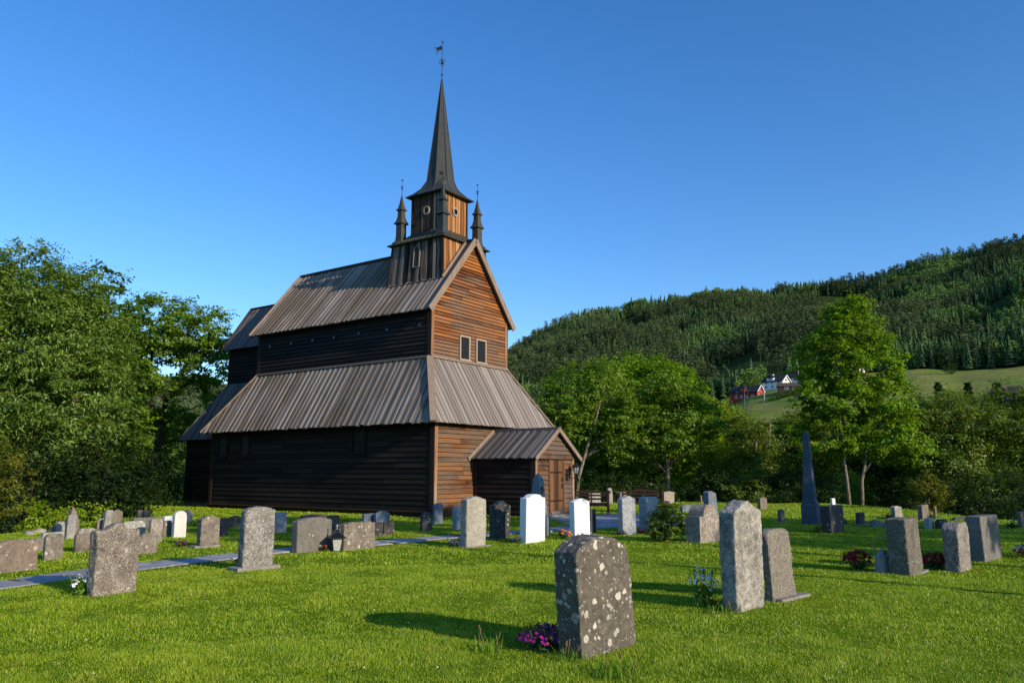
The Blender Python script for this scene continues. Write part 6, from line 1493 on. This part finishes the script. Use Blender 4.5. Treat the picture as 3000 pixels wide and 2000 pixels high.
gl = t.node('ShaderNodeBsdfGlossy', Roughness=.45); m2 = t.node('ShaderNodeMixShader', Fac=.035); t.l.new(ms.outputs[0], m2.inputs[1]); t.l.new(gl.outputs[0], m2.inputs[2]); t.l.new(m2.outputs[0], t.out.inputs['Surface'])
M_GRASS = t.m
def free_ground(X, Y, pad=0.0):
    ok = outside_dist(X, Y) <= 0.4
    dmin = np.full(X.shape, 9e9)
    near = (X > -12) & (X < 4) & (Y > 5) & (Y < 27)
    xs, ys = X[near], Y[near]; dm = np.full(xs.shape, 9e9)
    for p in pl[::3]: dm = np.minimum(dm, (xs - p[0]) ** 2 + (ys - p[1]) ** 2)
    dmin[near] = dm
    ok &= dmin > (0.44 + 0.10 * vnoise(X * 2.3, Y * 2.3, 41)) ** 2
    ok &= ~inside_poly(X, Y, PLAZA)
    dx, dy = X + .781, Y - 32.597; lx_ = dx * math.cos(PHI) + dy * math.sin(PHI); ly_ = -dx * math.sin(PHI) + dy * math.cos(PHI)
    ok &= ~((np.abs(lx_) < 3.82) & (ly_ > -0.1) & (ly_ < 14)) & ~((np.abs(lx_ - .09) < 1.5) & (ly_ > -4.1) & (ly_ < 0))
    return ok
def blades(r0, r1, dens, w, h0, h1, seed, a0=0.0, a=0.67):
    r = np.random.RandomState(seed); n = int(dens * (a - a0) * (r1 * r1 - r0 * r0))
    az = r.uniform(a0, a, n) * np.where(r.rand(n) < .5, -1, 1); rad = np.sqrt(r.uniform(r0 * r0, r1 * r1, n)); X, Y = rad * np.sin(az), rad * np.cos(az)
    ok = free_ground(X, Y); X, Y, rad = X[ok], Y[ok], rad[ok]; n = len(X); Z = hz(X, Y) - .008
    tuft = 0.75 + 0.9 * np.maximum(-.2, vnoise(X * 2.1, Y * 2.1, 51)) + .5 * vnoise(X * 7, Y * 7, 52)
    H = r.uniform(h0, h1, n) * tuft; th = r.uniform(0, 6.28, n); la = th + 1.57 + r.normal(size=n) * .6; ln = H * r.uniform(.1, .9, n)
    W = w * r.uniform(.6, 1.3, n) * (rad / r1 * .5 + .5)
    V = np.empty((n, 3, 3)); V[:, 0] = np.stack([X - np.cos(th) * W / 2, Y - np.sin(th) * W / 2, Z], 1); V[:, 1] = np.stack([X + np.cos(th) * W / 2, Y + np.sin(th) * W / 2, Z], 1)
    V[:, 2] = np.stack([X + np.cos(la) * ln, Y + np.sin(la) * ln, Z + H], 1)
    return V.reshape(-1, 3), r.rand(n)
GV_ = [blades(4.2, 8.5, 9500, .0068, .022, .056, 1), blades(8.5, 14.5, 3800, .011, .022, .050, 2), blades(14.5, 26, 760, .024, .027, .055, 3), blades(26, 47, 190, .05, .035, .075, 4),
       blades(1.5, 4.2, 4500, .009, .022, .056, 5), blades(4.2, 12, 1900, .013, .022, .056, 6, .67, 1.05), blades(12, 34, 220, .04, .03, .06, 7, .67, 1.05)]
V = np.concatenate([g_[0] for g_ in GV_]); T = np.concatenate([g_[1] for g_ in GV_])
tag(np_mesh('grass', V, np.arange(len(V)).reshape(-1, 3), M_GRASS, None, T), kind='stuff')
# clover heads and buttercups scattered in the lawn
def dots(name, n, r0, r1, size, col, seed, az0=-.62, az1=.62):
    r = np.random.RandomState(seed); az = r.uniform(az0, az1, n); rad = np.sqrt(r.uniform(r0 * r0, r1 * r1, n)); X, Y = rad * np.sin(az), rad * np.cos(az)
    ok = free_ground(X, Y) & (vnoise(X * .8, Y * .8, 61) > -.15); X, Y = X[ok], Y[ok]; Z = hz(X, Y) + r.uniform(.045, .075, len(X)); n = len(X)
    o8 = np.array([(1, 0, 0), (0, 1, 0), (-1, 0, 0), (0, -1, 0), (0, 0, 1), (0, 0, -.8)]); f8 = np.array([(0, 1, 4), (1, 2, 4), (2, 3, 4), (3, 0, 4), (1, 0, 5), (2, 1, 5), (3, 2, 5), (0, 3, 5)])
    V = (np.stack([X, Y, Z], 1)[:, None] + o8[None] * (size * r.uniform(.6, 1.2, n))[:, None, None]).reshape(-1, 3); Fc = (f8[None] + (np.arange(n) * 6)[:, None, None]).reshape(-1, 3)
    tag(np_mesh(name, V, Fc, plain(name, col, .8, 0, .1), None), kind='stuff')
dots('clover_flowers', 130, 5.6, 12, .009, (.62, .56, .48), 71)
dots('buttercup_flowers', 26, 9, 16, .013, (.75, .48, .02), 72, -.5, -.1)
